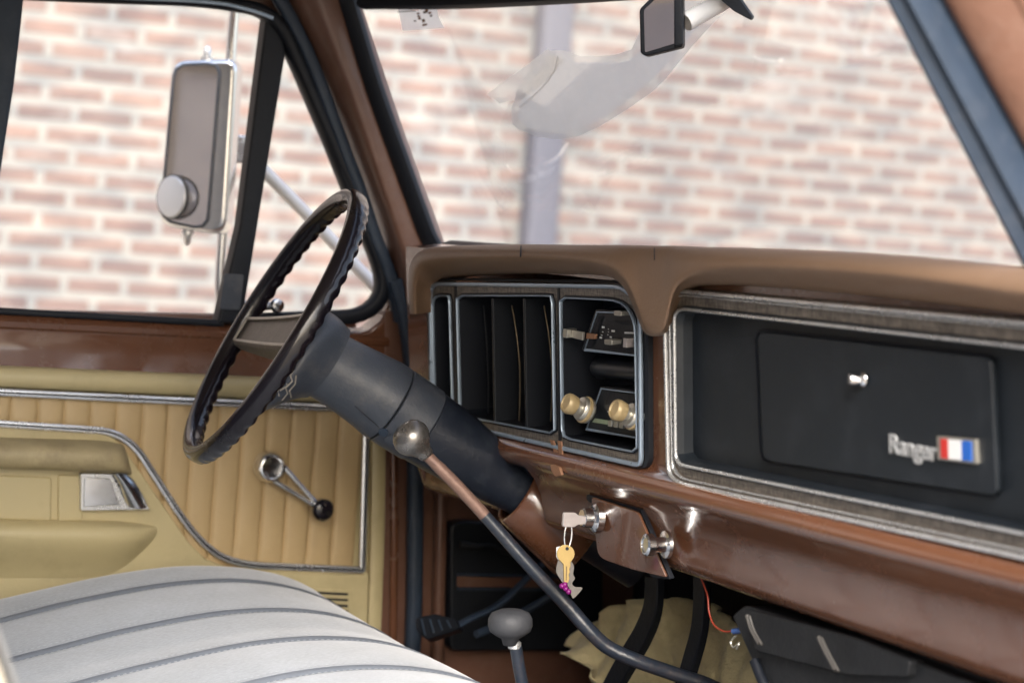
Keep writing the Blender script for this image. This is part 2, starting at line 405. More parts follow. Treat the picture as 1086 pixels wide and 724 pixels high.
# ================================================================== cab shell
cab = thing('truck_cab', 'glossy brown painted pickup truck cab with bare windshield pillars', 'truck cab', (.8, 1, 0))
XR = 1.60     # passenger side
WS_B = [(.045, 1.515, .775), (.25, 1.62, .775), (.80, 1.72, .775), (1.33, 1.62, .775), (1.575, 1.50, .775)]
WS_T = [(.075, 1.362, 1.125), (.28, 1.46, 1.128), (.80, 1.53, 1.13), (1.32, 1.44, 1.135), (1.545, 1.23, 1.14)]
wb = cat(WS_B, 8); wt = cat(WS_T, 8)
rows = [[a.lerp(b, t) for a, b in zip(wb, wt)] for t in [i/8 for i in range(9)]]
ws = loft('windshield', rows, glassm, cab)
bvh = BVHTree.FromPolygons([v.co.copy() for v in ws.data.vertices], [tuple(p.vertices) for p in ws.data.polygons])
# windscreen co-ordinates are absolute: cab empty is a parent with inverse
def WSP(x, y, off=.003):
    d = ray(x, y).normalized(); loc, n, i, dist = bvh.ray_cast(CAM, d)
    if loc is None: return None
    return loc - d*off
# driver-side pillar: section = door edge, ridge, glass edge, back
def px_pillar():
    sec = []
    for (a, r1, r2, c) in [((292, -30), (318, -30), (336, -30), (352, -30)), ((302, 0), (328, 0), (347, 0), (363, 0)), ((347, 90), (366, 90), (378, 90), (392, 90)), ((384, 190), (398, 190), (410, 190), (426, 190)),
                         ((414, 262), (425, 262), (434, 262), (456, 262)), ((424, 330), (440, 330), (450, 330), (470, 330)), ((430, 400), (445, 400), (455, 400), (480, 400))]:
        pa = X(*a, .0); p1 = X(*r1, .045); p2 = X(*r2, .055); pc = X(*c, .05)+V((0, .012, 0))
        sec.append([pa, pa.lerp(p1, .5)+V((.008, -.002, 0)), p1, p1.lerp(p2, .5)+V((.004, -.003, 0)), p2, pc, pc+V((-.02, .05, 0)), pa+V((-.06, .06, 0)), pa+V((-.03, .0, 0))])
    return sec
sec = px_pillar()
loft('windshield_pillar', [s for s in sec], paint_d, cab, closed=True, sub=1, angle=80)
# windshield rubber seals (left edge, top, right edge)
def seal(pts, w, h, n, name='windshield_seal', m=rubber2): return sweep(name, pts, n, w, h, m, cab)
lp = [X(x, y, .058) for x, y in [(357, -30), (369, 0), (398, 95), (432, 190), (452, 245), (460, 262), (470, 290)]]
seal(cat(lp, 4), .026, .02, (.6, -.8, 0))
# header over the windshield
hd = [p+V((0, .0, -.004)) for p in wt]
sweep('windshield_seal', hd, (0, -1, .3), .024, .02, rubber2, cab)
loft('roof_header', [[p+V((0, -.015, .005)) for p in wt], [p+V((0, -.06, .015)) for p in wt], [p+V((0, -.10, .06)) for p in wt], [p+V((0, 0, .10)) for p in wt], [p+V((0, .02, .02)) for p in wt], [p+V((0, -.015, .005)) for p in wt]], paint_d, cab)
# roof
rf = []
for i in range(9):
    t = i/8; y = 1.34-1.18*t; zc = 1.19+.05*sin(pi*t)
    rf.append([V((-.05+1.70*j/10, y, zc+.03*sin(pi*j/10)-.05*(abs(j/5-1)**6))) for j in range(11)])
loft('roof', rf, headl, cab, solid=.03)
loft('roof_skin', [[p+V((0, 0, .022)) for p in r] for r in rf], outm, cab, solid=.008)
sweep('drip_rail', [p[-1]+V((.004, 0, .004)) for p in rf], (0, 0, 1), .02, .03, outm, cab)
# passenger side pillar: rubber strip then brown paint, from pixels on x = 1.55
def strip(name, left, right, xl, xr, m, thick=.02, n=(-.5, -.85, 0), bev=.004):
    L_ = [X(*p, xl) for p in left]; R_ = [X(*p, xr) for p in right]
    return plate(name, L_+R_[::-1], n, thick, m, cab, bev)
def pillar_right():
    ys = [-125, -80, -40, 0, 60, 120, 180, 240, 290, 340, 400]
    rows = []
    for y in ys:
        xl = 942+(y)*(1086-942)/280.; xr = 998+y*(1086-998)/160.
        a = X(xl-3, y, 1.545); b = X(xl+2, y, 1.56); c = X((xl+xr)/2-4, y, 1.562); c2 = X((xl+xr)/2+4, y, 1.575); d = X(xr-4, y, 1.572); e = X(xr, y, 1.56)
        rows.append([a, b+V((0, -.006, 0)), c+V((0, -.006, 0)), c2+V((0, -.016, 0)), d+V((0, -.014, 0)), e, e+V((.0, .05, 0)), a+V((0, .03, 0))])
    loft('windshield_seal', rows, rubber, cab, closed=True, sub=1, angle=60)
    rows = []
    for y in ys:
        xr = 998+y*(1086-998)/160.
        a = X(xr-2, y, 1.562); b = X(xr+30, y, 1.585)+V((0, -.01, 0)); c = X(xr+60, y, 1.60)+V((0, -.006, 0)); d = X(xr+82, y, 1.605); e = X(xr+88, y, 1.61)+V((0, -.012, 0)); f = X(xr+130, y, 1.615)
        rows.append([a, a.lerp(b, .4)+V((0, -.006, 0)), b, c, d, e, f, f+V((.03, .12, 0)), a+V((.03, .10, 0))])
    loft('windshield_pillar', rows, paint_d, cab, closed=True, sub=1, angle=60)
pillar_right()
# cowl, hood, firewall, floor, tunnel, sides, back wall
loft('cowl_panel', [[p+V((0, -.01, -.012)) for p in wb], [p+V((0, .22, -.03)) for p in wb]], outm, cab, solid=.01)
hr = []
for i in range(7):
    t = i/6; hr.append([V((.02+1.56*j/8, 1.88+1.0*t, .735-.05*t-.05*(abs(j/4-1)**4))) for j in range(9)])
loft('hood', hr, outm, cab, solid=.01)
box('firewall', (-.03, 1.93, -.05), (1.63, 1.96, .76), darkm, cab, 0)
box('floor_pan', (-.03, .15, -.06), (1.63, 1.95, -.02), carpet, cab, 0)
tn = []
for i in range(8):
    y = .2+1.74*i/7; tn.append([V((.8+.26*cos(pi*(1-j/10)), y, -.02+(.10+.05*(i/7)**2)*sin(pi*j/10)**.7)) for j in range(11)])
loft('transmission_tunnel', tn, carpet, cab)
box('rear_wall', (-.03, .12, -.05), (1.63, .15, .70), headl, cab, 0)
box('cab_side', (1.605, 1.50, -.05), (1.64, 1.95, .77), paint_d, cab, .006)
box('rocker_sill', (1.56, .15, -.10), (1.66, 1.96, -.005), paint_d, cab, .008)
box('rear_skin', (-.05, .10, -.12), (1.65, .118, .70), outm, cab, .004)
box('rear_pillar', (1.60, .10, -.05), (1.65, .20, 1.18), paint_d, cab, .01)
box('fender', (1.605, 1.965, -.1), (1.68, 3.1, .70), outm, cab, .03)
box('fender', (-.12, 1.60, -.1), (-.04, 3.1, .66), outm, cab, .03)
box('rear_wall_header', (-.03, .12, 1.08), (1.63, .15, 1.22), headl, cab, 0)
for x0 in (-.03, 1.45): box('rear_pillar', (x0, .12, .70), (x0+.18, .15, 1.08), headl, cab, 0)
mk('rear_window', [(.15, .135, .70), (1.45, .135, .70), (1.45, .135, 1.08), (.15, .135, 1.08)], [[0, 1, 2, 3]], glassd, cab)
# kick side panel beyond the door, in front of the door opening
plate('kick_panel', [X(408, 330, .0), V((0.0, 1.99, .77)), V((0, 1.99, -.05)), V((0, 1.45, -.05)), X(408, 560, .0)], (1, 0, 0), .03, paint_d, cab, .002)
plate('rocker_sill', [(.03, .2, -.01), (.03, 1.5, -.01), (-.09, 1.5, -.01), (-.09, .2, -.01)], (0, 0, 1), .1, paint_d, cab, .006)
# door-opening weatherstrip (blue-black) running down from the pillar
wpts = [(286, -30), (298, -6), (312, 18), (335, 66), (369, 157), (386, 202), (402, 250), (418, 292), (430, 340), (438, 400), (440, 480), (440, 560), (439, 640), (436, 720), (434, 800)]
sweep('door_weatherstrip', cat([X(x-5, y, .010) for x, y in wpts[:9]], 5), (1, 0, 0), .0200, .02, rubber, cab)
sweep('door_weatherstrip', cat([X(x, y, .02) for x, y in [(419, 296)]+wpts[8:]], 5), (1, 0, 0), .023, .023, rubber, cab)
w2 = [(417, 440), (418, 560), (417, 640), (415, 760)]
sweep('jamb_flange', [X(x, y, .004) for x, y in w2], (1, 0, 0), .012, .012, paint, cab)
w3 = [(466, 400), (468, 500), (466, 600), (463, 720)]
sweep('jamb_flange', [X(x, y, .012) for x, y in w3], (1, 0, 0), .018, .02, paint_d, cab)
# black air-vent panel on the kick side
vent_px = rnd([(478, 556), (492, 552), (600, 560), (640, 565), (640, 690), (478, 690)], [9, 5, 0, 0, 0, 8], 4)
vp = plate('vent_panel', [X(p.x, p.y, .03) for p in [V((*q, 0)) if len(q) == 2 else q for q in vent_px]] if False else [X(p[0], p[1], .03) for p in vent_px], (1, 0, 0), .03, blackp, cab, .004)
plate('vent_slot', [X(x, y, .032) for x, y in [(485, 611), (600, 613), (600, 623), (485, 622)]], (1, 0, 0), .004, paint_d, vp, .0005)
sweep('vent_rib', [X(485, 609, .033), X(602, 611, .033)], (1, 0, 0), .004, .005, rubber, vp)
sweep('vent_rib', [X(485, 624, .033), X(602, 625, .033)], (1, 0, 0), .004, .005, rubber, vp)
tube('release_lever', cat([X(488, 577, .05), X(505, 580, .055), X(520, 579, .05), X(545, 587, .05), X(570, 596, .05)], 4), [.006]*5+[.005]*8+[.003]*4, darkm, vp, 8)
plate('roof_side_rail', XL_([(-200, -60), (345, -60), (330, -10), (309, 14), (300, 26), (288, 10), (262, 2), (190, -8), (-200, -24)]), (1, 0, 0), .03, paint_d, cab, .004)
# sticker and painted reflection on the windshield
def glue(name, pxs, m, n=1, off=.003):
    P = [WSP(x, y, off) for x, y in pxs]; P = [p for p in P if p is not None]
    if len(P) < 3: return None
    return mk(name, P, [list(range(len(P)))], m, ws)
glue('sticker', [(422, 9), (444, 12), (440, 3), (462, 2), (465, 18), (471, 30), (427, 33)], stickm)
for i in range(16):
    a, r = random.uniform(0, 6.3), random.uniform(.3, 1)
    cx, cy = 449+11*r*cos(a), 18+9*r*sin(a)
    glue('sticker_print', [(cx+random.uniform(1.2, 2.4)*cos(t), cy+random.uniform(.8, 1.8)*sin(t)) for t in [k*pi/3 for k in range(6)]], residue if i % 3 else goldm, off=.005)
for k in range(3): glue('sticker_print', [(421, 6+k*3.2), (441, 4.6+k*3.4), (441, 5.6+k*3.4), (421, 7+k*3.2)], fob, off=.005)
def glue_grid(name, L_, R_, m, off=.004):
    L_ = resample([V((*p, 0)) for p in L_], 14, False); R_ = resample([V((*p, 0)) for p in R_], 14, False)
    rows = []
    for a, b in zip(L_, R_):
        rr = [WSP(*(a.lerp(b, t/5).xy), off) for t in range(6)]
        if None in rr: continue
        rows.append(rr)
    return loft(name, rows, m, ws)
# white reflection in the windshield, painted as translucent sheets laid on the glass
glue_grid('painted_reflection', [(700, 1), (692, 30), (676, 62), (655, 68), (630, 66), (612, 68), (598, 58), (584, 52), (578, 66), (560, 92), (549, 112), (549, 126)],
          [(768, 1), (745, 24), (735, 35), (715, 60), (697, 80), (680, 95), (662, 110), (645, 122), (628, 133), (606, 142), (580, 142), (556, 134)], reflm)
glue_grid('painted_reflection_halo', [(690, 1), (680, 30), (668, 56), (640, 60), (612, 60), (592, 50), (570, 60), (552, 88), (543, 112), (543, 132)],
          [(780, 1), (755, 26), (728, 56), (708, 82), (690, 99), (660, 120), (630, 138), (606, 148), (578, 148), (550, 138)], reflm_thin, .006)
glue_grid('painted_reflection_edge', [(581, 52), (560, 68), (535, 86), (516, 100)], [(598, 66), (580, 86), (556, 104), (530, 110)], reflm_thin, .006)
tube('painted_reflection_crease', [p for p in [WSP(x, y, .005) for x, y in [(592, 60), (589, 74), (580, 88), (566, 102), (552, 114)]] if p], .0012, reflm_thin, ws, 6)

# ================================================================== driver's door
door = thing('driver_door', 'closed driver door with tan stitched vinyl panel and brown painted sill', 'door', (-.03, 1.1, 0))
def XL(pts, v): return [X(p[0], p[1], v) for p in pts]
# outer body of the door (brown sill band) with the window opening above: painted inner band
YR = .30   # door rear edge
def side(y, z, x=0.): return V((x, y, z))
# brown sill band: from window bottom to vinyl roll, lofted section
def lineY(px0, px1, v):      # straight pixel line extended back to YR
    a, b = X(*px0, v), X(*px1, v); t = (YR-a.y)/(b.y-a.y); return a.lerp(b, t)
def hband(name, ptsA, ptsB, prof, m, parent=door, n=24):
    """sheet between two pixel lines on x=0 with a section prof: (t down, x out)"""
    rows = []
    A0, A1 = lineY(*ptsA, 0), X(*ptsA[1], 0); B0, B1 = lineY(*ptsB, 0), X(*ptsB[1], 0)
    for t, x in prof:
        a = A0.lerp(B0, t); b = A1.lerp(B1, t); rows.append([a.lerp(b, k/n)+V((x, 0, 0)) for k in range(n+1)])
    return loft(name, rows, m, parent, angle=30)
hband('door_sill', ((0, 331), (412, 353)), ((0, 389), (412, 404)), [(-.05, -.03), (0, -.012), (.06, -.002), (.16, .004), (.26, .002), (.30, -.002), (.34, -.003), (.7, .0), (1.0, .004), (1.1, -.02)], paint)
# brown surround curving up round the vent window's corner
cor = [(400, 404), (432, 404), (432, 380), (431, 345), (424, 300), (414, 268), (404, 262), (409, 285), (413, 305), (412, 325), (405, 340), (392, 350), (372, 356), (340, 356), (330, 372), (350, 400)]
plate('window_corner', XL(cor, -.001), (1, 0, 0), .05, paint, door, .008, 3)
# black rubber edge under the glass
sweep('glass_seal', [lineY((0, 330), (230, 343), -.004), X(236, 343, -.004)], (1, 0, 0), .010, .012, rubber2, door)
# vent window
vw = mk('vent_window', XL([(292, 30), (300, 48), (404, 300), (392, 338), (240, 344)], -.035), [[0, 1, 2, 3, 4]], glassd, door)
plate('divider_bar', XL([(283, 16), (304, 22), (303, 60), (257, 343), (231, 343), (255, 240)], .006), (1, 0, 0), .03, rubber2, vw, .004)
vf = rnd([(303, 52), (396, 286), (398, 312), (384, 330), (366, 337), (257, 341)], [0, 20, 22, 14, 10, 0], 5, closed=False)
sweep('vent_frame', resample([X(p[0]+9*cos(.3), p[1]-1, .0) for p in [V((*q[:2], 0)) for q in vf]], 40, False), (1, 0, 0), .023, .03, rubber2, vw)
plate('bar_tab', XL(rnd([(238, 290), (259, 291), (255, 329), (233, 328)], 3, 3), .009), (1, 0, 0), .004, colg, vw, .001)
lathe('latch', X(287, 323, -.01), (1, .1, 0), [(0, .006), (.012, .008), (.02, .011), (.026, .009), (.028, .001)], chrome, vw)
tube('latch_arm', [X(258, 322, .004), X(270, 326, .002), X(288, 324, .0)], [.006, .007, .006], chrome, vw, 10)
# door window frame: top rail and rear upright, and main glass
tr_ = cat([X(x, y, .0) for x, y in [(-120, -14), (0, -8), (120, -3), (200, 0), (250, 6), (278, 13), (298, 32), (316, 70), (344, 135), (375, 205), (401, 265)]], 6)
sweep('window_frame', tr_, (1, 0, 0), .020, .035, rubber2, door)
sweep('window_frame_lip', [p+V((.017, 0, 0)) for p in cat([X(x, y, .0) for x, y in [(0, -6), (200, 2), (255, 10), (285, 20)]], 6)], (1, 0, 0), .006, .004, satin, door)
plate('window_rear_channel', XL([(-25, -40), (30, -40), (24, 20), (16, 90), (5, 160), (-8, 250), (-20, 335), (-70, 335)], .012), (1, 0, 0), .03, rubber, door, .006)
mk('door_glass', [lineY((0, 330), (230, 343), -.02), X(240, 344, -.02), X(290, 10, -.02), V((-.02, YR, 1.1))], [[0, 1, 2, 3]], glassd, door)
# khaki padded roll
def roll(name, px0, px1, py0, py1, m, parent=door, bulge=.02, end=False):
    prof = [(0, 0)]+[(.5-.5*cos(pi*k/10), bulge*sin(pi*k/10)**.7) for k in range(1, 10)]+[(1, 0)]
    return hband(name, ((px0, py0[0]), (px1, py0[1])), ((px0, py1[0]), (px1, py1[1])), prof, m, parent)
roll('padded_roll', 0, 402, (387, 404), (411, 429), olive)
# backing panel
plate('inner_panel', [lineY((0, 405), (402, 428), -.004), X(400, 424, -.004), X(398, 560, -.004), X(391, 700, -.004), V((-.004, 1.46, -.02)), V((-.004, YR, -.02))], (1, 0, 0), .03, olive, door, .002)
plate('outer_skin', [(-.13, YR-.05, .62), (-.13, 1.47, .66), (-.13, 1.47, -.1), (-.13, YR-.05, -.1)], (-1, 0, 0), .02, outm, door, .004)
plate('door_shell', [(-.034, YR-.02, .61), (-.034, 1.44, .62), (-.034, 1.44, -.05), (-.034, YR-.02, -.05)], (1, 0, 0), .07, outm, door, .0)
# stitched insert: vertical pipes
def insert():
    A0 = lineY((0, 416), (385, 434), 0); A1 = X(386, 434, 0); B1 = X(384, 601, 0)
    y0, y1 = YR, A1.y; zt0, zt1 = A0.z, A1.z; zb = .286
    pitch = .0382; n = int((y1-y0)/pitch*10); vs = []; fs = []; m_ = 12
    for i in range(n+1):
        y = y1-(i/10)*pitch
        ph = (i % 10)/10; s = abs(sin(pi*ph))**.3
        zt = zt0+(zt1-zt0)*(y-y0)/(y1-y0)
        for j in range(m_+1):
            z = zt+(zb-zt)*j/m_
            fade = min(1, j/1.0, (m_-j)/1.0)
            wob = .0011*mnoise.noise(V((y*14, z*9, 3)))+.0007*mnoise.noise(V((y*50, z*22, 7)))
            vs.append((.002+  .0055*s*(.25+.75*fade)+wob, y+.0014*mnoise.noise(V((i//10*3.1, z*9, 0))), z))
    for i in range(n):
        for j in range(m_): a = i*(m_+1)+j; fs.append([a, a+1, a+m_+2, a+m_+1])
    return mk('quilted_insert', vs, fs, tan, door, angle=60)
ins = insert()
# chrome trim loop
tl = [(-140, 405), (0, 414.5), (346, 432), (388, 434), (386, 604), (240, 598)]
tl2 = [(385, 432), (384, 604), (250, 598), (222, 588), (205, 568), (160, 505), (132, 466), (118, 456), (95, 452), (0, 449), (-140, 440)]
def trim(pts, name='chrome_trim'):
    P = [X(x, y, .013) for x, y in pts]
    o = sweep(name, P, (1, 0, 0), .0110, .009, trimm, door)
    sweep('trim_groove', [p+V((.0042, 0, 0)) for p in P], (1, 0, 0), .0024, .0022, rubber2, o)
    return o
trim([(-140, 408), (0, 415.5), (120, 421.5), (240, 427), (346, 432), (388, 434)])
t2 = rnd([(389, 430), (384, 604), (244, 598), (205, 568), (134, 458), (0, 449), (-140, 440)], [0, 3, 40, 40, 32, 0, 0], 8, closed=False)
trim(t2)
# edge pad to the right of the trim
sweep('edge_pad', cat([X(x, y, .0) for x, y in [(400, 425), (400, 480), (399, 560), (397, 620), (394, 700)]], 4), (1, 0, 0), .024, .02, olive, door)
# armrest moulding below the diagonal
arm = [(-140, 443), (0, 452), (100, 455), (116, 460), (128, 470), (160, 516), (200, 574), (218, 592), (240, 601), (392, 606), (388, 720), (-140, 720)]
am = plate('armrest_moulding', [X(p[0], p[1], .0125) for p in rnd(arm, 4, 3)], (1, 0, 0), .02, olive, door, .003)
# recessed grip area and swell
plate('grip_recess', XL(rnd([(-140, 498), (55, 506), (55, 553), (-140, 545)], 4, 3), .0175), (1, 0, 0), .006, olive, am, .003)
plate('grip_recess', XL(rnd([(62, 503), (88, 504), (88, 552), (62, 553)], 3, 3), .0175), (1, 0, 0), .006, olive, am, .003)
sw = []
for t, x in [(0, .012), (.04, .028), (.10, .038), (.25, .043), (.45, .039), (.70, .029), (.95, .018), (1.15, .0128)]:
    r = []
    for k in range(31):
        u = k/30; px = -140+(165+140-30*max(0, t-.3))*u
        py = (548+.02*px)*(1-t)+(603+.0*px)*t
        e = (1-max(0, (u-.80)/.20)**2.4)
        py2 = 566+(py-566)*(.62+.38*e) if u > .80 else py
        p = X(px, py2, .0); p.x += .011+(x-.011)*max(0, e)**.8; r.append(p)
    sw.append(r)
loft('armrest_swell', sw, olive, am, sub=1, angle=60)
ap = []
for t, x in [(0, .008), (.08, .035), (.2, .052), (.4, .058), (.7, .056), (.9, .05), (1, .035), (1.04, .008)]:
    r = []
    for k in range(31):
        u = k/30; px = -140+(140+140)*u
        top = 462+.03*px; bot = 494+.035*px
        py = top*(1-t)+bot*t; e = 1-max(0, (u-.86)/.14)**2.2
        px_ = px-10*(1-t)*max(0, (u-.8)/.2)
        p = X(px_, py+(4*(1-e)), .0); p.x += .006+(x-.006)*sqrt(max(0, e)); r.append(p)
    ap.append(r)
loft('armrest_pad', ap, armv, am, sub=1, angle=60)
# chrome door handle
hb = plate('door_handle', XL(rnd([(86, 502), (134, 503), (159, 540), (86, 541)], 2, 3), .026), (1, 0, 0), .022, chrome_w, am, .0015)
plate('handle_plate', XL([(90, 506), (117, 507), (127, 535), (89, 537)], .0285), (1, .0, .25), .003, chrome, hb, .001)
loft('handle_lever', [XL([(117, 503), (124, 512), (130, 526), (136, 539)], .027), XL([(124, 502), (132, 512), (141, 526), (149, 539)], .04), XL([(136, 502), (144, 512), (152, 526), (159, 539)], .027)], chrome, hb, sub=2)
# lower right: speaker grille
grp = plate('speaker_panel', XL(rnd([(255, 606), (392, 609), (389, 690), (255, 690)], 4, 3), .0165), (1, 0, 0), .006, olive, door, .003)
pz = plate('grille_plate', XL(rnd([(300, 622), (374, 626), (372, 672), (300, 670)], 3, 3), .0185), (1, 0, 0), .004, olive, grp, .0015)
for k in range(6): plate('grille_slot', XL([(318, 626+k*6.2), (369, 628.5+k*6.2), (369, 631+k*6.2), (318, 628.5+k*6.2)], .019), (1, 0, 0), .0015, rubber2, pz, 0)
# window crank
hubc = X(283, 494, .012)
cr = lathe('window_crank', hubc, (1, 0, 0), [(0, .020), (.004, .0235), (.014, .0235), (.020, .022), (.024, .019), (.0245, .0165), (.022, .015), (.021, .008), (.021, .001)], chrome, door)
kp = X(341, 540, .04)
h2 = hubc+V((.016, 0, 0)); dv = (kp-h2); dn = dv.normalized(); sd = V((1, 0, 0)).cross(dn).normalized()
for s in (-1, 1):
    tube('crank_arm', cat([h2+sd*s*.013+dn*.015, h2.lerp(kp, .5)+sd*s*.0075, h2.lerp(kp, .86)+sd*s*.003], 4), [.0042]*4+[.0036]*5, chrome, cr, 10)
tube('crank_arm_end', [h2.lerp(kp, .80), h2.lerp(kp, .92)], [.0055, .0055], chrome, cr, 10)
lathe('crank_knob', kp+V((-.010, 0, 0)), (1, 0, 0), [(0, .008), (.003, .014), (.009, .0165), (.018, .0165), (.023, .013), (.025, .006), (.025, .001)], gloss, cr)

# ================================================================== outside mirror
mroot = thing('side_mirror', 'tall chrome truck mirror with round spot mirror outside the driver window', 'wing mirror', (-.25, 1.15, .75))
MN = V((.72, -.69, 0)).normalized(); MP = X(207, 155, -.24)
def MPX(x, y, off=0): return rp(x, y, MP, MN)+MN*off
out_px = rnd([(183, 64), (246, 63), (234, 250), (166, 238)], [16, 14, 20, 18], 6)
out_px = rnd([(181, 64), (250, 62), (238, 251), (166, 239)], [16, 14, 20, 18], 6)
hd_ = plate('mirror_head', [MPX(p[0], p[1]) for p in out_px], MN, .035, chrome, mroot, .008, 3)
sweep('mirror_gasket', [MPX(p[0], p[1], .001) for p in resample([V((*q[:2], 0)) for q in rnd([(186, 69), (234, 68), (220, 244), (171, 233)], [13, 11, 16, 15], 6)], 48)], MN, .005, .005, rubber, hd_, closed=True)
plate('mirror_glass', [MPX(p[0], p[1], .002) for p in rnd([(187, 70), (233, 69), (219, 243), (172, 232)], [12, 10, 15, 14], 6)], MN, .003, mirrorm, hd_, 0)
SN = V((.40, -.915, 0)).normalized(); SPC = MPX(186, 209, .010)
lathe('spot_mirror', SPC-SN*.004, SN, [(-.012, .022), (0, .031), (.006, .0325), (.009, .030), (.0098, .024), (.0104, .012), (.0106, .001)], spotm, hd_)
sweep('spot_mirror_rim', [SPC-SN*.001+(V((0, 0, 1))*cos(a)+SN.cross(V((0, 0, 1)))*sin(a))*.033 for a in [k*pi/20 for k in range(40)]], SN, .003, .007, blackp, hd_, closed=True)
lathe('mirror_bolt', MPX(215, 64, -.015), (0, 0, 1), [(0, .010), (.006, .010), (.007, .006), (.018, .006), (.022, .004), (.024, .001)], chrome_w, mroot)
lathe('mirror_bolt', MPX(195, 244, -.015), (0, 0, -1), [(0, .010), (.006, .010), (.007, .007), (.018, .006), (.022, .004), (.024, .001)], chrome_w, mroot)
tube('mirror_tube', cat([X(x, y, -.27) for x, y in [(262, -60), (252, -10), (248, 20), (245, 60), (243, 110), (240, 180), (236, 250), (233, 310), (238, 345), (262, 372)]], 5), .0085, chrome, mroot, 14)
tube('support_arm', [X(246, 150, -.27), X(275, 176, -.26), X(330, 232, -.22), X(396, 302, -.17), X(430, 340, -.13)], [.006, .010, .010, .010, .010], whitep, mroot, 12)
cl = box('clamp', tuple(X(249, 158, -.27)-V((.014, .014, .022))), tuple(X(249, 158, -.27)+V((.02, .012, .022))), chrome_w, mroot, .004)

# ================================================================== dashboard
dash = thing('dashboard', 'brown metal dashboard with tan padded top, gauge cluster and glove box', 'dashboard', (.85, 1.5, .43))
# metal face: grid with openings
xl0, xr0 = .165, 1.60
zt = .775
xs = [xl0, D(459, 400).x+.004, D(688, 400).x-.004, D(712, 400).x+.012, XR]
def face_y(z): return 1.42-.12*(z-.745)
prof_top = [(1.47, .782), (face_y(.765), .775), (face_y(.757), .757)]
z_hi, z_lo = .757, .548
prof_low = [(face_y(.548), .548), (face_y(.54)-.003, .540), (face_y(.535)-.014, .534), (face_y(.53)-.021, .526), (face_y(.52)-.022, .516), (face_y(.50)-.012, .505), (face_y(.48)+.000, .490), (1.462, .472), (1.468, .455), (1.470, .444), (1.476, .436), (1.488, .431), (1.51, .430)]
def prof_sheet(name, prof, x0, x1, n, parent=dash):
    rows = []
    for i in range(n+1):
        x = x0+(x1-x0)*i/n; k = (.005+.020*max(0, x-.6))/.05
        rows.append([V((x, y, z-k*max(0, .48-z))) for y, z in prof])
    return loft(name, rows, paint, parent, angle=60)
def low_prof(x):
    # left of the column the lower edge rises; lip fades
    return prof_low
shell_rows = []
prof_sheet('metal_panel', prof_top, xl0, XR, 20)
vsx = []
def face_strip(x0, x1):
    n = 3; rows = [[V((x0+(x1-x0)*i/n, face_y(z), z)) for z in (z_hi, .7, .65, .6, z_lo)] for i in range(n+1)]
    return loft('metal_panel', rows, paint, dash)
face_strip(xs[0], xs[1]); face_strip(xs[2], xs[3])
prof_sheet('metal_panel', prof_low, xl0, .405, 10)
lo = prof_sheet('metal_panel', prof_low, .545, XR, 50)
prof_sheet('metal_panel', prof_low[:6]+[(1.47, .503)], .405, .545, 8)
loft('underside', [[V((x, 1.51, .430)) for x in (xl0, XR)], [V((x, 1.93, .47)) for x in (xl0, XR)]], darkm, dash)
plate('end_cap', [(xl0, 1.46, .775), (xl0, face_y(.6), .6), (xl0, face_y(.52)-.015, .52), (xl0, 1.47, .44), (xl0, 1.93, .44), (xl0, 1.93, .775)], (-1, 0, 0), .012, paint, dash, .003)
# pad
ST = [((436, 332), (441, 333), (458, 331)), ((433, 300), (440, 302), (457, 312)), ((435, 276), (442, 286), (459, 303)), ((441, 267), (450, 277), (466, 297)),
      ((455, 262), (468, 275), (480, 294)), ((500, 261), (508, 274), (515, 292)), ((552, 260), (552, 273), (560, 291)), ((590, 261), (590, 274.5), (590, 291.5)), ((618, 261), (618, 276.5), (618, 292)),
      ((640, 261), (645, 282), (643, 294)), ((655, 261), (660, 292), (656, 299)), ((668, 261.5), (672, 312), (668, 314)), ((678, 262), (681, 343), (680, 345)), ((684, 262), (686, 354), (685, 354)), ((694, 262), (695, 357), (694, 357)),
      ((703, 262), (704, 356), (704, 356)), ((707, 262), (708.5, 345), (708, 347)), ((711, 262.5), (712, 325), (713, 326)), ((715, 263), (716, 307), (719, 311)), ((722, 263), (727, 295), (730, 306)), ((740, 263.5), (748, 286), (745, 303)),
      ((785, 264.5), (790, 284), (785, 304)), ((850, 267), (850, 286), (850, 309)), ((930, 272), (930, 291), (930, 317)), ((1010, 280), (1010, 302), (1010, 326)), ((1086, 289), (1086, 315), (1086, 336)), ((1160, 298), (1160, 325), (1160, 344))]
rows = []
for T, L_, B in ST:
    t = D(*T, .030); l = D(*L_, .046); b = D(*B, .008)
    far = V((t.x, min(1.66, 1.52+.14*sin(pi*min(1, max(0, (t.x-.05)/1.5)))), max(.772, t.z-.004)))
    if T[1] > 270: far = V((t.x, t.y+.05, t.z))
    t0 = t+V((0, .012, .004))
    m1 = t.lerp(l, .35)+DN*.006; m2 = t.lerp(l, .75)+DN*.004
    rows.append([far, far.lerp(t0, .6)+V((0, 0, .002)), t0, t, m1, m2, l, l.lerp(b, .45)+DN*.004, b, b-DN*.03])
pad = loft('dash_pad', rows, padm, dash, sub=2, angle=80)
for sx in (552, 846 if False else 693):
    a = D(sx, 262, .036) if sx == 552 else D(694, 263, .036)
# seams across the pad
sweep('pad_seam', [D(552.5, 261, .037), D(552.3, 266, .0445), D(552, 272, .049)], DN, .0014, .002, rubber2, pad)
sweep('pad_seam', [D(694, 263, .037), D(694, 269, .0415), D(694, 276, .0455)], DN, .001, .001, rubber2, pad)
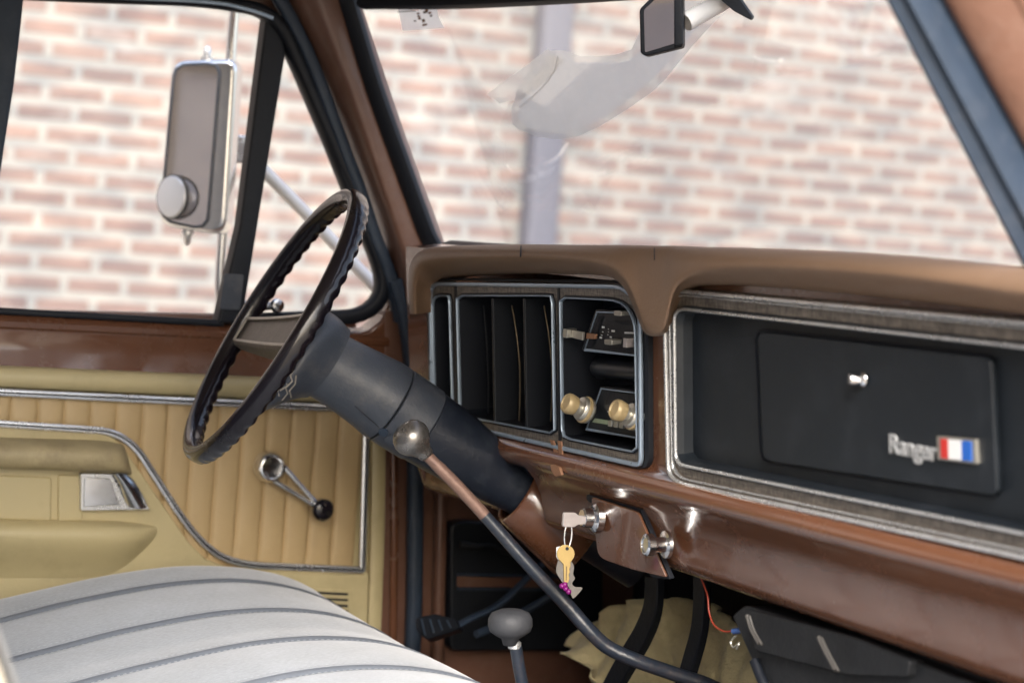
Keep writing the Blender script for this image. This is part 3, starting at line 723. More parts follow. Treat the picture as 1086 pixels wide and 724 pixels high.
# defroster ledge at the foot of the glass
LZ = lambda x: .006+.022*min(1, max(0, (x-.05)/.75))+.004*max(0, x-.8)
dl = [p for p in resample(wb, 40, False) if p.x > .09]
loft('defroster_ledge', [[p+V((0, -.010, LZ(p.x)+.003*mnoise.noise(V((p.x*6, 0, 0))))) for p in dl], [p+V((0, -.05, LZ(p.x)+.002+.004*mnoise.noise(V((p.x*5, 0, 3))))) for p in dl], [p+V((0, -.09, -.004)) for p in dl]], rubber2 if False else ledgem, dash, solid=.004)

# ---- instrument cluster
clus = bpy.data.objects.new('instrument_cluster', None); COL.objects.link(clus); clus.parent = dash; clus.matrix_parent_inverse = Matrix.Translation(-dash.location)
def loopD(px, off, n=None):
    P = [DS(p[0], p[1], off) for p in px]
    return P
outer = rnd([(460, 297), (668, 300), (690, 318), (691, 497), (462, 446)], [14, 10, 20, 12, 10], 7)
outer = [V(p) for p in outer]
oN = 120
OUT = resample([V((p[0], p[1], 0)) for p in outer], oN)
def inset(P, d):
    out = []; k = len(P)
    for i in range(k):
        t = (P[(i+1) % k]-P[(i-1) % k]).normalized(); n = V((-t.y, t.x, 0)); out.append(P[i]+n*d)
    return out
housing = loft('cluster_housing', [loopD(inset(OUT, -3), .001), loopD(inset(OUT, -2.5), .007), loopD(inset(OUT, 0), .009)], blackp, clus, closed=True)
sweep('cluster_trim', loopD(inset(OUT, 3.2), .010), DN, .0055, .006, satin, clus, closed=True)
# window openings in the woodgrain face
wins = {'a': rnd([(464.5, 313), (483, 313), (486.5, 437), (467, 437)], [9, 3, 4, 4], 5),
        'b': rnd([(491, 313), (592.5, 313), (595, 459), (494, 440)], 3.5, 4),
        'c': rnd([(601, 315), (668, 318), (681, 340), (683, 479), (603, 463)], [4, 16, 12, 7, 7], 6)}
# the face: a bmesh plate with triangulated holes
def face_with_holes(name, outer_px, holes, off, m, parent, thick=.003):
    bm = bmesh.new(); edges = []
    for lp_ in [outer_px]+holes:
        vs = [bm.verts.new(DS(p[0], p[1], off)) for p in lp_]
        edges += [bm.edges.new((vs[i], vs[(i+1) % len(vs)])) for i in range(len(vs))]
    bmesh.ops.triangle_fill(bm, use_beauty=True, use_dissolve=False, edges=edges)
    me = bpy.data.meshes.new(name); bm.to_mesh(me); bm.free()
    return link(name, me, m, parent, smooth=False)
face_with_holes('woodgrain_face', inset(OUT, 3), list(wins.values()), .007, wood, clus)
for k, w in wins.items():
    n = 60; W = resample([V((p[0], p[1], 0)) for p in w], n)
    sweep('window_trim', loopD(W, .0085), DN, .0022, .005, satin, clus, closed=True)
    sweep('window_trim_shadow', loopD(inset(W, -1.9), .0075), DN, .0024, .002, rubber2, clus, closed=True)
    depth = -.085 if k != 'c' else -.05
    loft('well_wall', [loopD(W, .007), loopD(inset(W, 1.5), depth)], blackm, clus, closed=True)
    mk('well_back', loopD(inset(W, 1.5), depth), [list(range(n))], blackm, clus, smooth=False)
# grooves between the windows
for x0, x1 in ((487.3, 489.6), (597.2, 599.2)):
    plate('groove', [DS(x0, 302, .009), DS(x1, 302, .009), DS(x1+1.5, 470 if x0 > 500 else 447, .009), DS(x0+1.5, 470 if x0 > 500 else 447, .009)], DN, .003, blackp, clus, .0005)
# gauge divider fins and curved lens edges
for x0 in (523.5, 557):
    a, b = DS(x0, 316, .004), DS(x0+2.5, 450 if x0 < 540 else 456, .004)
    w = V((.006, 0, 0)); dp = -DN*.080
    mk('gauge_divider', [a, a+w, b+w, b, a+dp, a+w+dp, b+w+dp, b+dp], [[0, 1, 2, 3], [4, 7, 6, 5], [0, 4, 5, 1], [1, 5, 6, 2], [2, 6, 7, 3], [3, 7, 4, 0]], blackp, clus, bevel=.0015)
for (xa, xm, xb) in ((543, 551, 550.5), (577, 585, 584)):
    pts = cat([D(xa, 324, -.02), D(xa+4.5, 352, -.02), D(xm, 385, -.02), D(xm+.5, 415, -.02), D(xb, 447, -.02)], 6)
    sweep('gauge_lens_edge', pts, (1, -.3, 0), .002, .0026, goldm, clus)
sweep('gauge_lens_edge', cat([D(513, 324, -.03), D(516, 360, -.03), D(518, 400, -.03), D(518, 440, -.03)], 5), (1, -.3, 0), .002, .003, blackp, clus)
mk('gauge_face', [D(480.5, 325, -.01), D(484.5, 325, -.005), D(485.5, 425, -.005), D(477, 418, -.03), D(476.5, 390, -.03)], [[0, 1, 2, 3, 4]], colg, clus)
plate('gauge_mark', [D(478, 386, -.012), D(485, 387, -.006), D(485, 389, -.006), D(478, 388, -.012)], DN, .001, tick, clus, 0)
plate('gauge_mark', [D(479, 399, -.012), D(483, 400, -.008), D(483, 405, -.008), D(479, 404, -.012)], DN, .001, tick, clus, 0)
# ---- heater control
hc = plate('heater_control', [DS(x, y, -.006) for x, y in rnd([(627, 328), (682, 332), (684, 378), (612, 372)], 2, 2)], DN, .03, blackp, clus, .001)
sweep('control_outline', [DS(x, y, -.004) for x, y in [(661, 332), (630, 331), (617, 371), (683, 378.5)]], DN, .0016, .002, satin, hc)
loft('lever_slot', [[DS(632, 335, -.004), DS(619, 369, -.004)], [DS(636, 335, -.0045), DS(624, 369, -.0045)]], rubber2, hc)
plate('lever_stem', [DS(x, y, .006) for x, y in [(611, 349.5), (623, 352), (622, 360.5), (610, 357.5)]], DN, .003, silv, hc, .0006)
plate('lever_tip', [DS(x, y, .012) for x, y in rnd([(606, 347.5), (610.5, 348.5), (610, 358), (605.5, 357)], 1, 2)], DN, .014, silv, hc, .0008)
plate('lever_base', [DS(x, y, .0) for x, y in [(622, 353), (631, 354.5), (630, 359.5), (621, 359)]], DN, .004, residue, hc, .0005)
for (x, y, s) in ((662.5, 331.5, 4), (652.5, 362, 4.2)):
    plate('slide_knob', [DS(px_, py_, .010) for px_, py_ in rnd([(x-s, y-s*.7), (x+s, y-s*.6), (x+s*.9, y+s*.8), (x-s, y+s*.6)], 1, 2)], DN, .014, silv, hc, .0012)
plate('slide_knob', [DS(x, y, .006) for x, y in [(665.5, 358), (669.5, 358.5), (669, 368.5), (665, 368)]], DN, .01, clear, hc, .0008)
plate('slide_recess', [DS(x, y, -.0035) for x, y in [(647, 340), (679, 343), (679, 347), (656, 344)]], DN, .001, rubber2, hc, 0)
plate('slide_recess', [DS(x, y, -.0035) for x, y in [(641, 368), (680, 372), (680, 376), (660, 373)]], DN, .001, rubber2, hc, 0)
random.seed(9)
for (x, y, w, h) in ((636.5, 347, 3, 2), (636, 352, 1.6, 1), (635, 355.5, 1.6, 1), (634, 358, 2.6, 2), (642, 349, 1, 1), (642, 352, 1, 1), (641.5, 355, 1, 1), (647, 351, 3.6, 2), (644.5, 357.5, 2.4, 1.8), (664, 353, 10, 1.8), (661, 359.5, 3.5, 1.5)):
    mk('control_marking', [DS(x-w/2, y-h/2, -.0042), DS(x+w/2, y-h/2+.3, -.0042), DS(x+w/2, y+h/2+.3, -.0042), DS(x-w/2, y+h/2, -.0042)], [[0, 1, 2, 3]], tick, hc, smooth=False)
# swell under the heater control
rows = []
for k in range(9):
    t = k/8; y0 = 377+26*t
    rows.append([DS(x, y0+.10*(x-614)+(1.5 if j == 0 else 0), -.030+.026*sin(pi*t)**.6*(0.25 if j == 0 else 1)) for j, x in enumerate((611, 618, 640, 660, 683))])
loft('cluster_swell', rows, blackp, clus, sub=1, angle=80)
# ---- radio
rd = plate('radio', [DS(x, y, -.010) for x, y in rnd([(629, 410), (683, 417), (684, 470), (612, 457)], 2, 2)], DN, .03, blackp, clus, .001)
sweep('radio_outline', [DS(x, y, -.008) for x, y in [(683, 419), (631.5, 412.5), (616, 455.5), (684, 467)]], DN, .0016, .002, satin, rd)
plate('radio_dial', [DS(x, y, -.008) for x, y in [(640, 416), (668, 419), (664, 432), (636, 429)]], DN, .001, rubber2, rd, 0)
plate('radio_dial_strip', [DS(x, y, -.0078) for x, y in [(625, 444), (644, 447), (643, 451.5), (622, 448)]], DN, .001, greenm, rd, 0)
for k in range(5):
    x = 646+k*6.0; y = 449+k*.9
    plate('preset_button', [DS(x-2, y-3.5, -.001), DS(x+2, y-3, -.001), DS(x+1.6, y+3.6, -.001), DS(x-2.4, y+3, -.001)], DN, .008, silv if k < 3 else blackp, rd, .0006)
for k in range(14):
    x = random.uniform(637, 664); y = random.uniform(434, 444); w = random.uniform(1, 3)
    mk('dial_marking', [DS(x-w/2, y-.7, -.0072), DS(x+w/2, y-.5, -.0072), DS(x+w/2, y+.7, -.0072), DS(x-w/2, y+.5, -.0072)], [[0, 1, 2, 3]], tick, rd, smooth=False)
AX = (DN+V((.0, 0, 0.42))).normalized()
def radio_knob(px, py, s=1.):
    # px,py is where the shaft meets the radio face
    c = D(px, py, .0)
    kb = lathe('radio_knob', c-AX*.004, AX, [(0, .0125*s), (.004, .0170*s), (.014, .0165*s), (.017, .0150*s), (.018, .010*s), (.018, .009*s), (.024, .009*s), (.0245, .0125*s), (.028, .0128*s), (.030, .009*s), (.030, .001)], silv, rd)
    lathe('knob_cap', c+AX*.0198, AX, [(0, .0092*s), (.001, .0125*s), (.009, .0140*s), (.0125, .0134*s), (.0150, .0115*s), (.0152, .0095*s), (.0138, .0085*s), (.0138, .001)], brassk, kb)
    bx_ = lathe('knob_ring', c+AX*.003, AX, [(0, .0172*s), (.001, .0182*s), (.004, .0182*s), (.005, .0172*s)], brassk, kb)
    return kb
radio_knob(624, 436, .93); radio_knob(676, 443, .93)
# tan scrapes under the bezel
rs = plate('adhesive_scrape', [DS(x, y, .0125) for x, y in [(592, 465), (596, 466), (604, 488), (600, 488)]], DN, .002, residue, dash, .0004)
plate('adhesive_scrape', [DS(x, y, .0135) for x, y in [(601, 466), (605, 467), (608, 494), (604, 492)]], DN, .002, residue, dash, .0004)
plate('adhesive_scrape', [DS(x, y, .026) for x, y in rnd([(603, 490), (612, 493), (615, 502), (608, 503), (604, 497)], 1.5, 2)], DN, .004, residue, dash, .0004)

# ---- glove box surround
GX = 1130
gl_out = rnd([(712, 304), (GX, 341), (GX, 604), (716, 511)], [22, 0, 0, 18], 8)
def gloop(pts, r, off, n=140): return [DS(p[0], p[1], off) for p in resample([V((q[0], q[1], 0)) for q in rnd(pts, r, 8)], n)]
L0 = gloop([(710, 303), (GX, 340), (GX, 603), (715, 513)], [24, 2, 2, 20], .001)
L1 = gloop([(711.5, 304.5), (GX, 342), (GX, 601), (716.5, 511.5)], [23, 2, 2, 19], .010)
L2 = gloop([(716, 309.5), (GX, 347.5), (GX, 591), (720, 505.5)], [20, 2, 2, 17], .010)
L3 = gloop([(718, 311.5), (GX, 350), (GX, 588), (721.5, 503)], [18, 2, 2, 15], .005)
L4 = gloop([(720.5, 322), (GX, 366), (GX, 576), (722.5, 495)], [14, 2, 2, 12], .005)
L5 = gloop([(721.5, 323.5), (GX, 367.5), (GX, 574.5), (723.5, 493.5)], [13, 2, 2, 11], .009)
L6 = gloop([(724.5, 328), (GX, 373.5), (GX, 569), (725.5, 489)], [11, 2, 2, 10], .009)
L7 = gloop([(726, 330), (GX, 375.5), (GX, 567), (727, 487)], [10, 2, 2, 9], .002)
L8 = gloop([(727, 331), (GX, 376.5), (GX, 566), (728, 486)], [9, 2, 2, 9], -.009)
gb = bpy.data.objects.new('glove_box_surround', None); COL.objects.link(gb); gb.parent = dash; gb.matrix_parent_inverse = Matrix.Translation(-dash.location)
loft('trim_bed', [L0, L1, L2, L3], spokem, gb, closed=True)
def gsweep(name, pts, r, w, h, off, m):
    sweep(name, gloop(pts, r, off, 220), DN, w, h, m, gb, closed=True, sec=14)
gsweep('outer_trim', [(713.5, 306.5), (GX, 344.5), (GX, 597), (718, 509)], [22, 2, 2, 18], .0050, .010, .009, chrome_w)
gsweep('outer_trim_bead', [(717.5, 311), (GX, 350), (GX, 590), (721, 504.5)], [19, 2, 2, 16], .0018, .006, .008, chrome_w)
loft('woodgrain_band', [L3, L4], wood, gb, closed=True)
loft('inner_trim_bed', [L4, L5, L6, L7], navy, gb, closed=True)
gsweep('inner_trim', [(723, 326), (GX, 371), (GX, 571.5), (724.5, 491)], [12, 2, 2, 11], .0036, .008, .008, chrome_w)
loft('recess_wall', [L7, L8], navy, gb, closed=True)
mk('recess_panel', L8, [list(range(140))], navy, gb, smooth=False)
# glove box door
gd_px = rnd([(803, 351), (1050, 379), (1057, 526), (809, 488)], [10, 10, 10, 10], 6)
gd = plate('glove_box_door', [D(p[0], p[1], .0) for p in gd_px], DN, .008, navy, dash, .0025, 3)
sweep('door_gap', [D(p.x, p.y, -.0082) for p in resample([V((*q[:2], 0)) for q in rnd([(800.5, 348.5), (1053, 376.5), (1060, 529), (806.5, 490.5)], 11, 6)], 80)], DN, .003, .0012, rubber2, gd, closed=True)
lk = lathe('lock', D(916, 402, .0), (DN+V((-.28, 0, .06))).normalized(), [(0, .0085), (.002, .0080), (.004, .0062), (.013, .0062), (.0155, .0052), (.016, .001)], chrome, gd)
# emblem
def dmat(o3):
    m3 = Matrix((V((1, 0, 0)), DUP, DN)).transposed()   # columns
    xa = V((1, 0, 0)); return Matrix.Translation(o3) @ Matrix((( xa.x, DUP.x, DN.x), (xa.y, DUP.y, DN.y), (xa.z, DUP.z, DN.z))).to_4x4()
def text(body, p, h, width, m, parent, ext=.0008, off=.0):
    cu = bpy.data.curves.new('lettering', 'FONT'); cu.body = body; cu.size = h; cu.extrude = ext; cu.offset = off; cu.bevel_depth = .0003
    o = bpy.data.objects.new('lettering', cu); COL.objects.link(o)
    bpy.context.view_layer.update(); w = o.dimensions.x
    dg = bpy.context.evaluated_depsgraph_get()
    me = bpy.data.meshes.new_from_object(o.evaluated_get(dg)); bpy.data.objects.remove(o)
    M = dmat(p) @ Matrix.Diagonal((width/w, 1, 1, 1)); me.transform(M)
    me.materials.clear(); me.name = 'lettering'
    o = bpy.data.objects.new('lettering', me); COL.objects.link(o); me.materials.append(m)
    o.parent = parent; o.matrix_parent_inverse = parent.matrix_basis.inverted()
    return o
pA = D(943, 479, .001); pB = D(993, 486, .001)
text('Ranger', pA, .0265, (pB.x-pA.x), emblemm, gd, .0012, .0003)
plate('emblem_plate', [D(x, y, .0035) for x, y in rnd([(993, 462), (1035, 466), (1036.5, 492), (994, 487)], 1.5, 3)], DN, .004, silv, gd, .001)
for (xa, xb, mm) in ((997, 1005, red), (1005.2, 1019, whitep), (1019.2, 1029.5, blue)):
    f = (xa-993)/42; g2 = (xb-993)/42
    plate('emblem_bar', [D(xa, 464.5+4*f, .0045), D(xb, 464.5+4*g2, .0045), D(xb+.6, 485+4.8*g2, .0045), D(xa+.5, 485+4.8*f, .0045)], DN, .002, mm, gd, .0003)
# ---- column cover bracket, ash tray, ignition
LN = V((0, -1, -.25)).normalized()
def Lp(x, y, off=0.): return rp(x, y, V((0, 1.452, .49))+LN*off, LN)
asht = plate('ash_tray', [Lp(x, y, .009) for x, y in rnd([(627, 527), (676, 543), (706, 612), (672, 604), (634, 591)], [3, 4, 2, 6, 10], 4)], LN, .0035, paint, dash, .003)
plate('ash_tray_gap', [Lp(x, y, .004) for x, y in rnd([(622, 524), (679, 540), (711, 614), (690, 612), (676, 546), (626, 530), (628, 534), (622, 530)], 1, 2)], LN, .006, rubber2, asht, .0003)
# bracket hood round the column
import itertools
cA = X(330, 374, .41); cB = X(572, 531, .472)
CAX = (cB-cA).normalized()
def colp(a):        # a = pixel distance along the axis from its first point
    return cA+(cB-cA)*(a/288.)
cs = CAX.cross(V((1, 0, 0))).normalized()       # up-ish/down-ish
if cs.z < 0: cs = -cs
cw = CAX.cross(cs).normalized()
if cw.x < 0: cw = -cw
rows = []
for a, r in ((263, .0385), (265, .041), (290, .047), (318, .0535), (345, .060)):
    c = colp(a)-cs*.006
    rows.append([c+(cw*cos(t)*1.0-cs*sin(t)*1.06)*r for t in [radians(-75+i*(75+255)/24) for i in range(25)]])
loft('column_cover', rows, paint, dash, solid=.004, angle=60)
for px_, py_ in ((575, 528), (570, 552), (563, 548)):
    pass
igp = D(628, 549, .015)
IAX = (V((-.12, -1, 0))).normalized()
ig = lathe('ignition_lock', igp+IAX*-.01, IAX, [(0, .0185), (.008, .0185), (.010, .0165), (.012, .0125), (.022, .0118), (.024, .010), (.024, .001)], chrome, dash)
# choke knob
ck = D(708, 577, .0)
lathe('choke_knob', ck, (V((-.1, -1, -.05))).normalized(), [(0, .0165), (.004, .016), (.005, .0095), (.014, .0085), (.018, .0095), (.020, .0132), (.028, .0132), (.030, .011), (.0302, .009), (.0287, .008), (.0287, .001)], chrome, dash)
# hanging bits under the dash
tube('red_wire', cat([Y(x, y, 1.50) for x, y in [(742, 610), (750, 630), (752, 648), (757, 662), (768, 669), (779, 668)]], 6), .0009, redw, dash, 8)
tube('wire_connector', cat([Y(x, y, 1.50) for x, y in [(778, 669), (786, 668), (793, 665)]], 3), .0035, bluew, dash, 10)
tube('wire_terminal', cat([Y(x, y, 1.495) for x, y in [(780, 674), (775, 680), (778, 686), (784, 681), (781, 688)]], 3), .0012, silv, dash, 6)

# ================================================================== heater box under the dash
hbx = thing('heater_box', 'black heater housing hanging under the dash on the passenger side', 'heater', (1.2, 1.6, .25))
body = plate('housing', [Y(x, y, 1.49) for x, y in rnd([(776, 652), (790, 641), (905, 676), (1010, 716), (1150, 760), (1150, 900), (900, 900), (836, 760), (808, 712), (800, 706)], [4, 4, 0, 0, 0, 0, 0, 6, 6, 6], 3)], (0, -1, 0), .3, darkm, hbx, .006)
plate('upper_shell', [Y(x, y, 1.480) for x, y in rnd([(793, 646), (905, 676), (965, 700), (962, 718), (900, 716), (800, 690)], 4, 3)], (0, -1, 0), .02, darkm, body, .006)
tube('drain_tube', cat([Y(x, y, 1.486) for x, y in [(800, 700), (806, 716), (812, 732), (812, 760)]], 4), .006, rubber2, hbx, 10)
for pts in ([(792, 652), (797, 668), (805, 682)], [(868, 675), (876, 692), (886, 710)]):
    a = [Y(x, y, 1.465) for x, y in pts]; tube('strap', cat(a, 4), .0022, strapm, hbx, 8)
    tube('strap', [p+V((.0055, 0, 0)) for p in cat(a, 4)], .0016, strapm, hbx, 8)

# ================================================================== steering column and wheel
colr = thing('steering_column', 'grey and navy steering column running down into the brown dash', 'steering column', tuple(cB))
def section(name, spec, m, parent):
    """spec: (a, shift along -cs in m, radius)"""
    rows = []
    for a, sh, r in spec:
        c = colp(a)-cs*sh; rows.append([c+(cw*cos(t)+cs*sin(t))*r for t in [2*pi*i/40 for i in range(40)]])
    o = loft(name, rows, m, parent, closed=True, angle=35)
    bm = bmesh.new(); bm.from_mesh(o.data); bm.verts.ensure_lookup_table()
    try:
        bm.faces.new([bm.verts[i] for i in range(40)][::-1]); bm.faces.new([bm.verts[len(bm.verts)-40+i] for i in range(40)])
    except Exception: pass
    bm.to_mesh(o.data); bm.free(); return o
section('column_shroud', [(14, .003, .042), (16, .003, .0455), (30, .0015, .0462), (50, .0, .0478), (72, -.001, .0505), (84, -.001, .0525), (96, .0, .0535), (97.5, .0, .052)], colg, colr)
section('column_collar', [(99, 0, .052), (100, 0, .0532), (120, 0, .053), (138, 0, .052), (139, 0, .051)], colg, colr)
section('column_tube', [(139.5, 0, .0498), (140, 0, .0505), (180, .0, .0475), (220, .002, .041), (262, .003, .033), (300, .003, .031), (420, .003, .030)], coln, colr)
sg = -cs
# turn-signal stub, screw recess, lower shroud seam
pk = colp(112)+(cw*.62-cs*.78)*.0525
kn = lathe('column_screw', pk, (cw*.62-cs*.78), [(0, .0095), (.005, .009), (.006, .007), (.006, .001)], colg, colr)
pk2 = colp(100)+(cw*.66-cs*.75)*.0530
lathe('column_lamp', pk2, (cw*.66-cs*.75), [(0, .0065), (.0018, .0065), (.002, .001)], rubber, colr)
pts = [colp(60+k*8)+(cw*cos(radians(38+k*2))-cs*sin(radians(38+k*2)))*.0528 for k in range(9)]
tube('shroud_seam', pts, .0005, rubber2, colr, 6)

whl = thing('steering_wheel', 'glossy black two spoke steering wheel with scalloped finger grips', 'steering wheel', (.40, 1.133, .665))
WC = V((.40, 1.133, .665)); a_, b_ = .4814, -.1863
WN = V((sin(b_)*cos(a_), -cos(b_)*cos(a_), sin(a_)))
E1 = WN.cross(V((0, 0, 1))).normalized(); E2 = WN.cross(E1).normalized()
if E1.x < 0: E1 = -E1
if E2.z < 0: E2 = -E2
RW = .192
vs = []; fs = []; NU, NV = 288, 18
for i in range(NU):
    u = 2*pi*i/NU; rd_ = E1*cos(u)+E2*sin(u); c = WC+rd_*RW
    top = min(abs(((u-pi/2+pi) % (2*pi))-pi), 9)
    sc = (.5+.5*cos(u*56))
    for j in range(NV):
        v = 2*pi*j/NV; r = .0112
        fw = max(0, -cos(v))**1.8    # forward/inner side
        grip = .0027*fw*sc
        r2 = r*(1+.10*abs(cos(v)))+grip+.0015*fw
        # v=0: along WN (towards the driver), v=90 deg: outward
        vs.append(c+(WN*cos(v)+rd_*sin(v)*.95)*r2)
for i in range(NU):
    for j in range(NV):
        i2, j2 = (i+1) % NU, (j+1) % NV; fs.append([i*NV+j, i*NV+j2, i2*NV+j2, i2*NV+j])
rim = mk('rim', vs, fs, rimm, whl, angle=70)
def wp(x, y, n): return WC+E1*x+E2*y+WN*n
# spoke bar with recessed face
def ring(pts): return [wp(*p) for p in pts]
def wpx(x, y, n=0.):
    p = rp(x, y, WC+WN*n, WN)-WC; return p.dot(E1), p.dot(E2)
xsk = [-.183, -.15, -.11, -.06, 0, .06, .11, .15, .183]
tops = [(x, .016+.085*x) for x in xsk]; bots = [(x, -.035+.045*x) for x in xsk]
st = []
tops = cat([(a, b, 0) for a, b in tops], 4); bots = cat([(a, b, 0) for a, b in bots], 4)
for p, q in zip(tops, bots):
    k = 1-min(1, abs(p.x)/.18)**2
    d0 = .001-.004*k; d1 = -.013-.022*k
    A = lambda t, n: wp(q.x+(p.x-q.x)*t, q.y+(p.y-q.y)*t, n)
    st.append([A(.06, d0), A(.12, d0+.001), A(.2, d0-.003), A(.85, d0-.003), A(.92, d0+.001), A(.97, d0), A(1, d0-.003), A(1, d1), A(-.0, d1), A(0, d0-.004)])
sp_ = loft('spoke', st, spokem, whl, closed=True, angle=40)
bz = []
for p, q in list(zip(tops, bots))[1:-1]: bz.append((q.x+(p.x-q.x)*.14, q.y+(p.y-q.y)*.14))
bz2 = [(q.x+(p.x-q.x)*.90, q.y+(p.y-q.y)*.90) for p, q in list(zip(tops, bots))[1:-1]]
P = [wp(x, y,   .0022-.004*(1-min(1, abs(x)/.18)**2)) for x, y in bz+bz2[::-1]]
sweep('spoke_border', P, WN, .0045, .003, spoke_t, sp_, closed=True)
# hub shroud behind the spokes, flaring to the column
rows = []
hubC = wp(0, -.01, -.036)
for t, r, dy in ((0, .056, -.020), (.04, .0665, -.022), (.10, .069, -.023), (.25, .068, -.021), (.45, .062, -.015), (.7, .054, -.008), (.9, .0485, -.003), (1, .0470, -.001)):
    c = hubC.lerp(colp(20), t) + E2*(dy)*(1-t)
    A = (WN*(1-t)+(-CAX)*t).normalized(); s = E1; q = A.cross(s).normalized(); s = q.cross(A)
    rows.append([c+(s*cos(k)+q*sin(k)*1.12)*r for k in [2*pi*i/40 for i in range(40)]])
loft('hub', rows, colg, whl, closed=True, angle=60, sub=1)
bvh2 = []
for oo in [o for o in COL.objects if o.name.startswith(('hub', 'column_shroud'))]:
    bvh2.append(BVHTree.FromPolygons([v.co.copy() for v in oo.data.vertices], [tuple(p.vertices) for p in oo.data.polygons]))
def onhub(x, y):
    best = None
    for b in bvh2:
        loc, n, i, d = b.ray_cast(CAM, ray(x, y).normalized())
        if loc is not None and (best is None or d < best[1]): best = (loc, d)
    return None if best is None else best[0]-ray(x, y).normalized()*.0006
for pl_ in ([(312, 391), (308, 398), (310, 404), (303, 411), (305, 417), (299, 424)], [(306, 396), (302, 402), (305, 409), (297, 414)], [(314, 398), (313, 407), (307, 414), (309, 421)], [(300, 408), (295, 412), (296, 420)]):
    P = [q for q in (onhub(x, y) for x, y in pl_) if q is not None]
    if len(P) > 2: tube('worn_crack', P, .0013, spoke_t, whl, 6)
# shift levers ---------------------------------------------------
lv = thing('gear_lever', 'long bent gear lever with egg shaped metal knob and rusty top', 'gear lever', (.75, 1.60, .1))
kc = X(438, 466, .60)
pA_ = X(452, 482, .605); pB_ = X(520, 553, .635); pC_ = X(600, 640, .675)
path = cat([pA_, X(486, 516, .62), pB_, X(560, 598, .655), pC_, X(624, 667, .69), X(645, 686, .70), X(675, 700, .715), X(715, 714, .73), X(760, 730, .75), X(800, 760, .76), X(812, 830, .77)], 6)
n = len(path); k1 = 12
tube('lever_top', path[:k1], [.0070]*3+[.0078]*(k1-3), rust, lv, 16)
tube('lever_shaft', path[k1-1:], [.0076+.0016*min(1, i/14) for i in range(n-k1+1)], leverm, lv, 16)
kax = (pA_-kc).normalized()
lathe('knob', kc-kax*.024, kax, [(0, .001), (.001, .008), (.004, .0150), (.010, .0208), (.018, .0238), (.026, .0232), (.034, .0190), (.040, .0135), (.045, .0105), (.050, .0098), (.052, .0085), (.052, .001)], knobm, lv, 32, 80)
lv2 = thing('transfer_lever', 'short upright lever with grey mushroom shaped rubber knob', 'lever', (.72, 1.4, .1))
kc2 = X(541, 668, .70)
tube('lever_shaft', cat([X(547, 685, .70), X(550, 705, .70), X(555, 735, .70), X(560, 800, .70)], 4), .0078, leverm, lv2, 14)
lathe('shaft_collar', X(546, 679, .70), (.0, .05, -1), [(0, .006), (.002, .0078), (.009, .0082), (.010, .007), (.010, .001)], chrome_w, lv2)
lathe('knob', kc2+V((0, -.002, .026)), (0, .08, -1), [(0, .001), (.001, .014), (.005, .0235), (.012, .027), (.020, .0275), (.027, .025), (.032, .018), (.036, .011), (.044, .0085), (.046, .001)], mat('grey_rubber_knob', (.042, .044, .05), .6, var=.2, vscale=30, bump=.3, bscale=150), lv2, 32, 80)
# pedals ----------------------------------------------------------
pb = thing('parking_brake_pedal', 'small ribbed black parking brake pedal on a slanted arm', 'pedal', (.12, 1.75, .3))
tube('arm', cat([X(476, 668, .14), X(500, 655, .13), X(530, 640, .12), X(560, 612, .12), X(590, 585, .12)], 4), [.008]*17, rubber, pb, 10, flat=.5)
pp = [X(x, y, .15) for x, y in rnd([(440, 655), (460, 650), (484, 656), (488, 666), (452, 678), (441, 668)], 3, 3)]
pd = plate('pad', pp, (.7, -.6, .3), .03, rubber2, pb, .005)
for k in range(4):
    sweep('tread', [X(447+k*9, 656+.3*k, .157), X(451+k*9, 673-2.6*k, .157)], (.7, -.6, .3), .003, .003, rubber, pd)
tube('support_rod', cat([X(505, 672, .12), X(530, 662, .11), X(570, 640, .11), X(600, 622, .11)], 3), .006, rubber, pb, 8)
for nm, lab, pxs in (('clutch_pedal', 'curved black pedal arm directly beside the yellow cloth edge, crossed by the gear lever', [(690, 612), (688, 645), (678, 672), (664, 696), (648, 724), (630, 760)]),
                     ('brake_pedal', 'straight black pedal arm under the choke knob with yellow cloth on both sides', [(740, 612), (740, 640), (737, 670), (729, 700), (720, 730), (705, 770)])):
    e = thing(nm, lab, 'pedal', tuple(Y(pxs[0][0], pxs[0][1], 1.62)), 'pedals under the dash')
    P = cat([Y(x, y, 1.60) for x, y in pxs], 5)
    hw = .0165 if nm[0] == 'c' else .013
    vs = []; fs = []
    for i, p in enumerate(P):
        t = (P[min(i+1, len(P)-1)]-P[max(0, i-1)]).normalized(); s = t.cross(V((0, -1, 0))).normalized()
        for q in (-1, 1): 
            for d_ in (0, .012): vs.append(p+s*q*hw+V((0, d_, 0)))
    for i in range(len(P)-1):
        a = i*4; b = a+4
        fs += [[a, a+2, b+2, b], [a+1, b+1, b+3, a+3], [a, b, b+1, a+1], [a+2, a+3, b+3, b+2]]
    mk('arm', vs, fs, rubber2, e, bevel=.002)
    bp = P[-1]; plate('pad', [bp+V(v) for v in ((-.04, -.01, .03), (.04, -.01, .03), (.04, -.01, -.03), (-.04, -.01, -.03))], (0, -1, .4), .015, rubber2, e, .005)
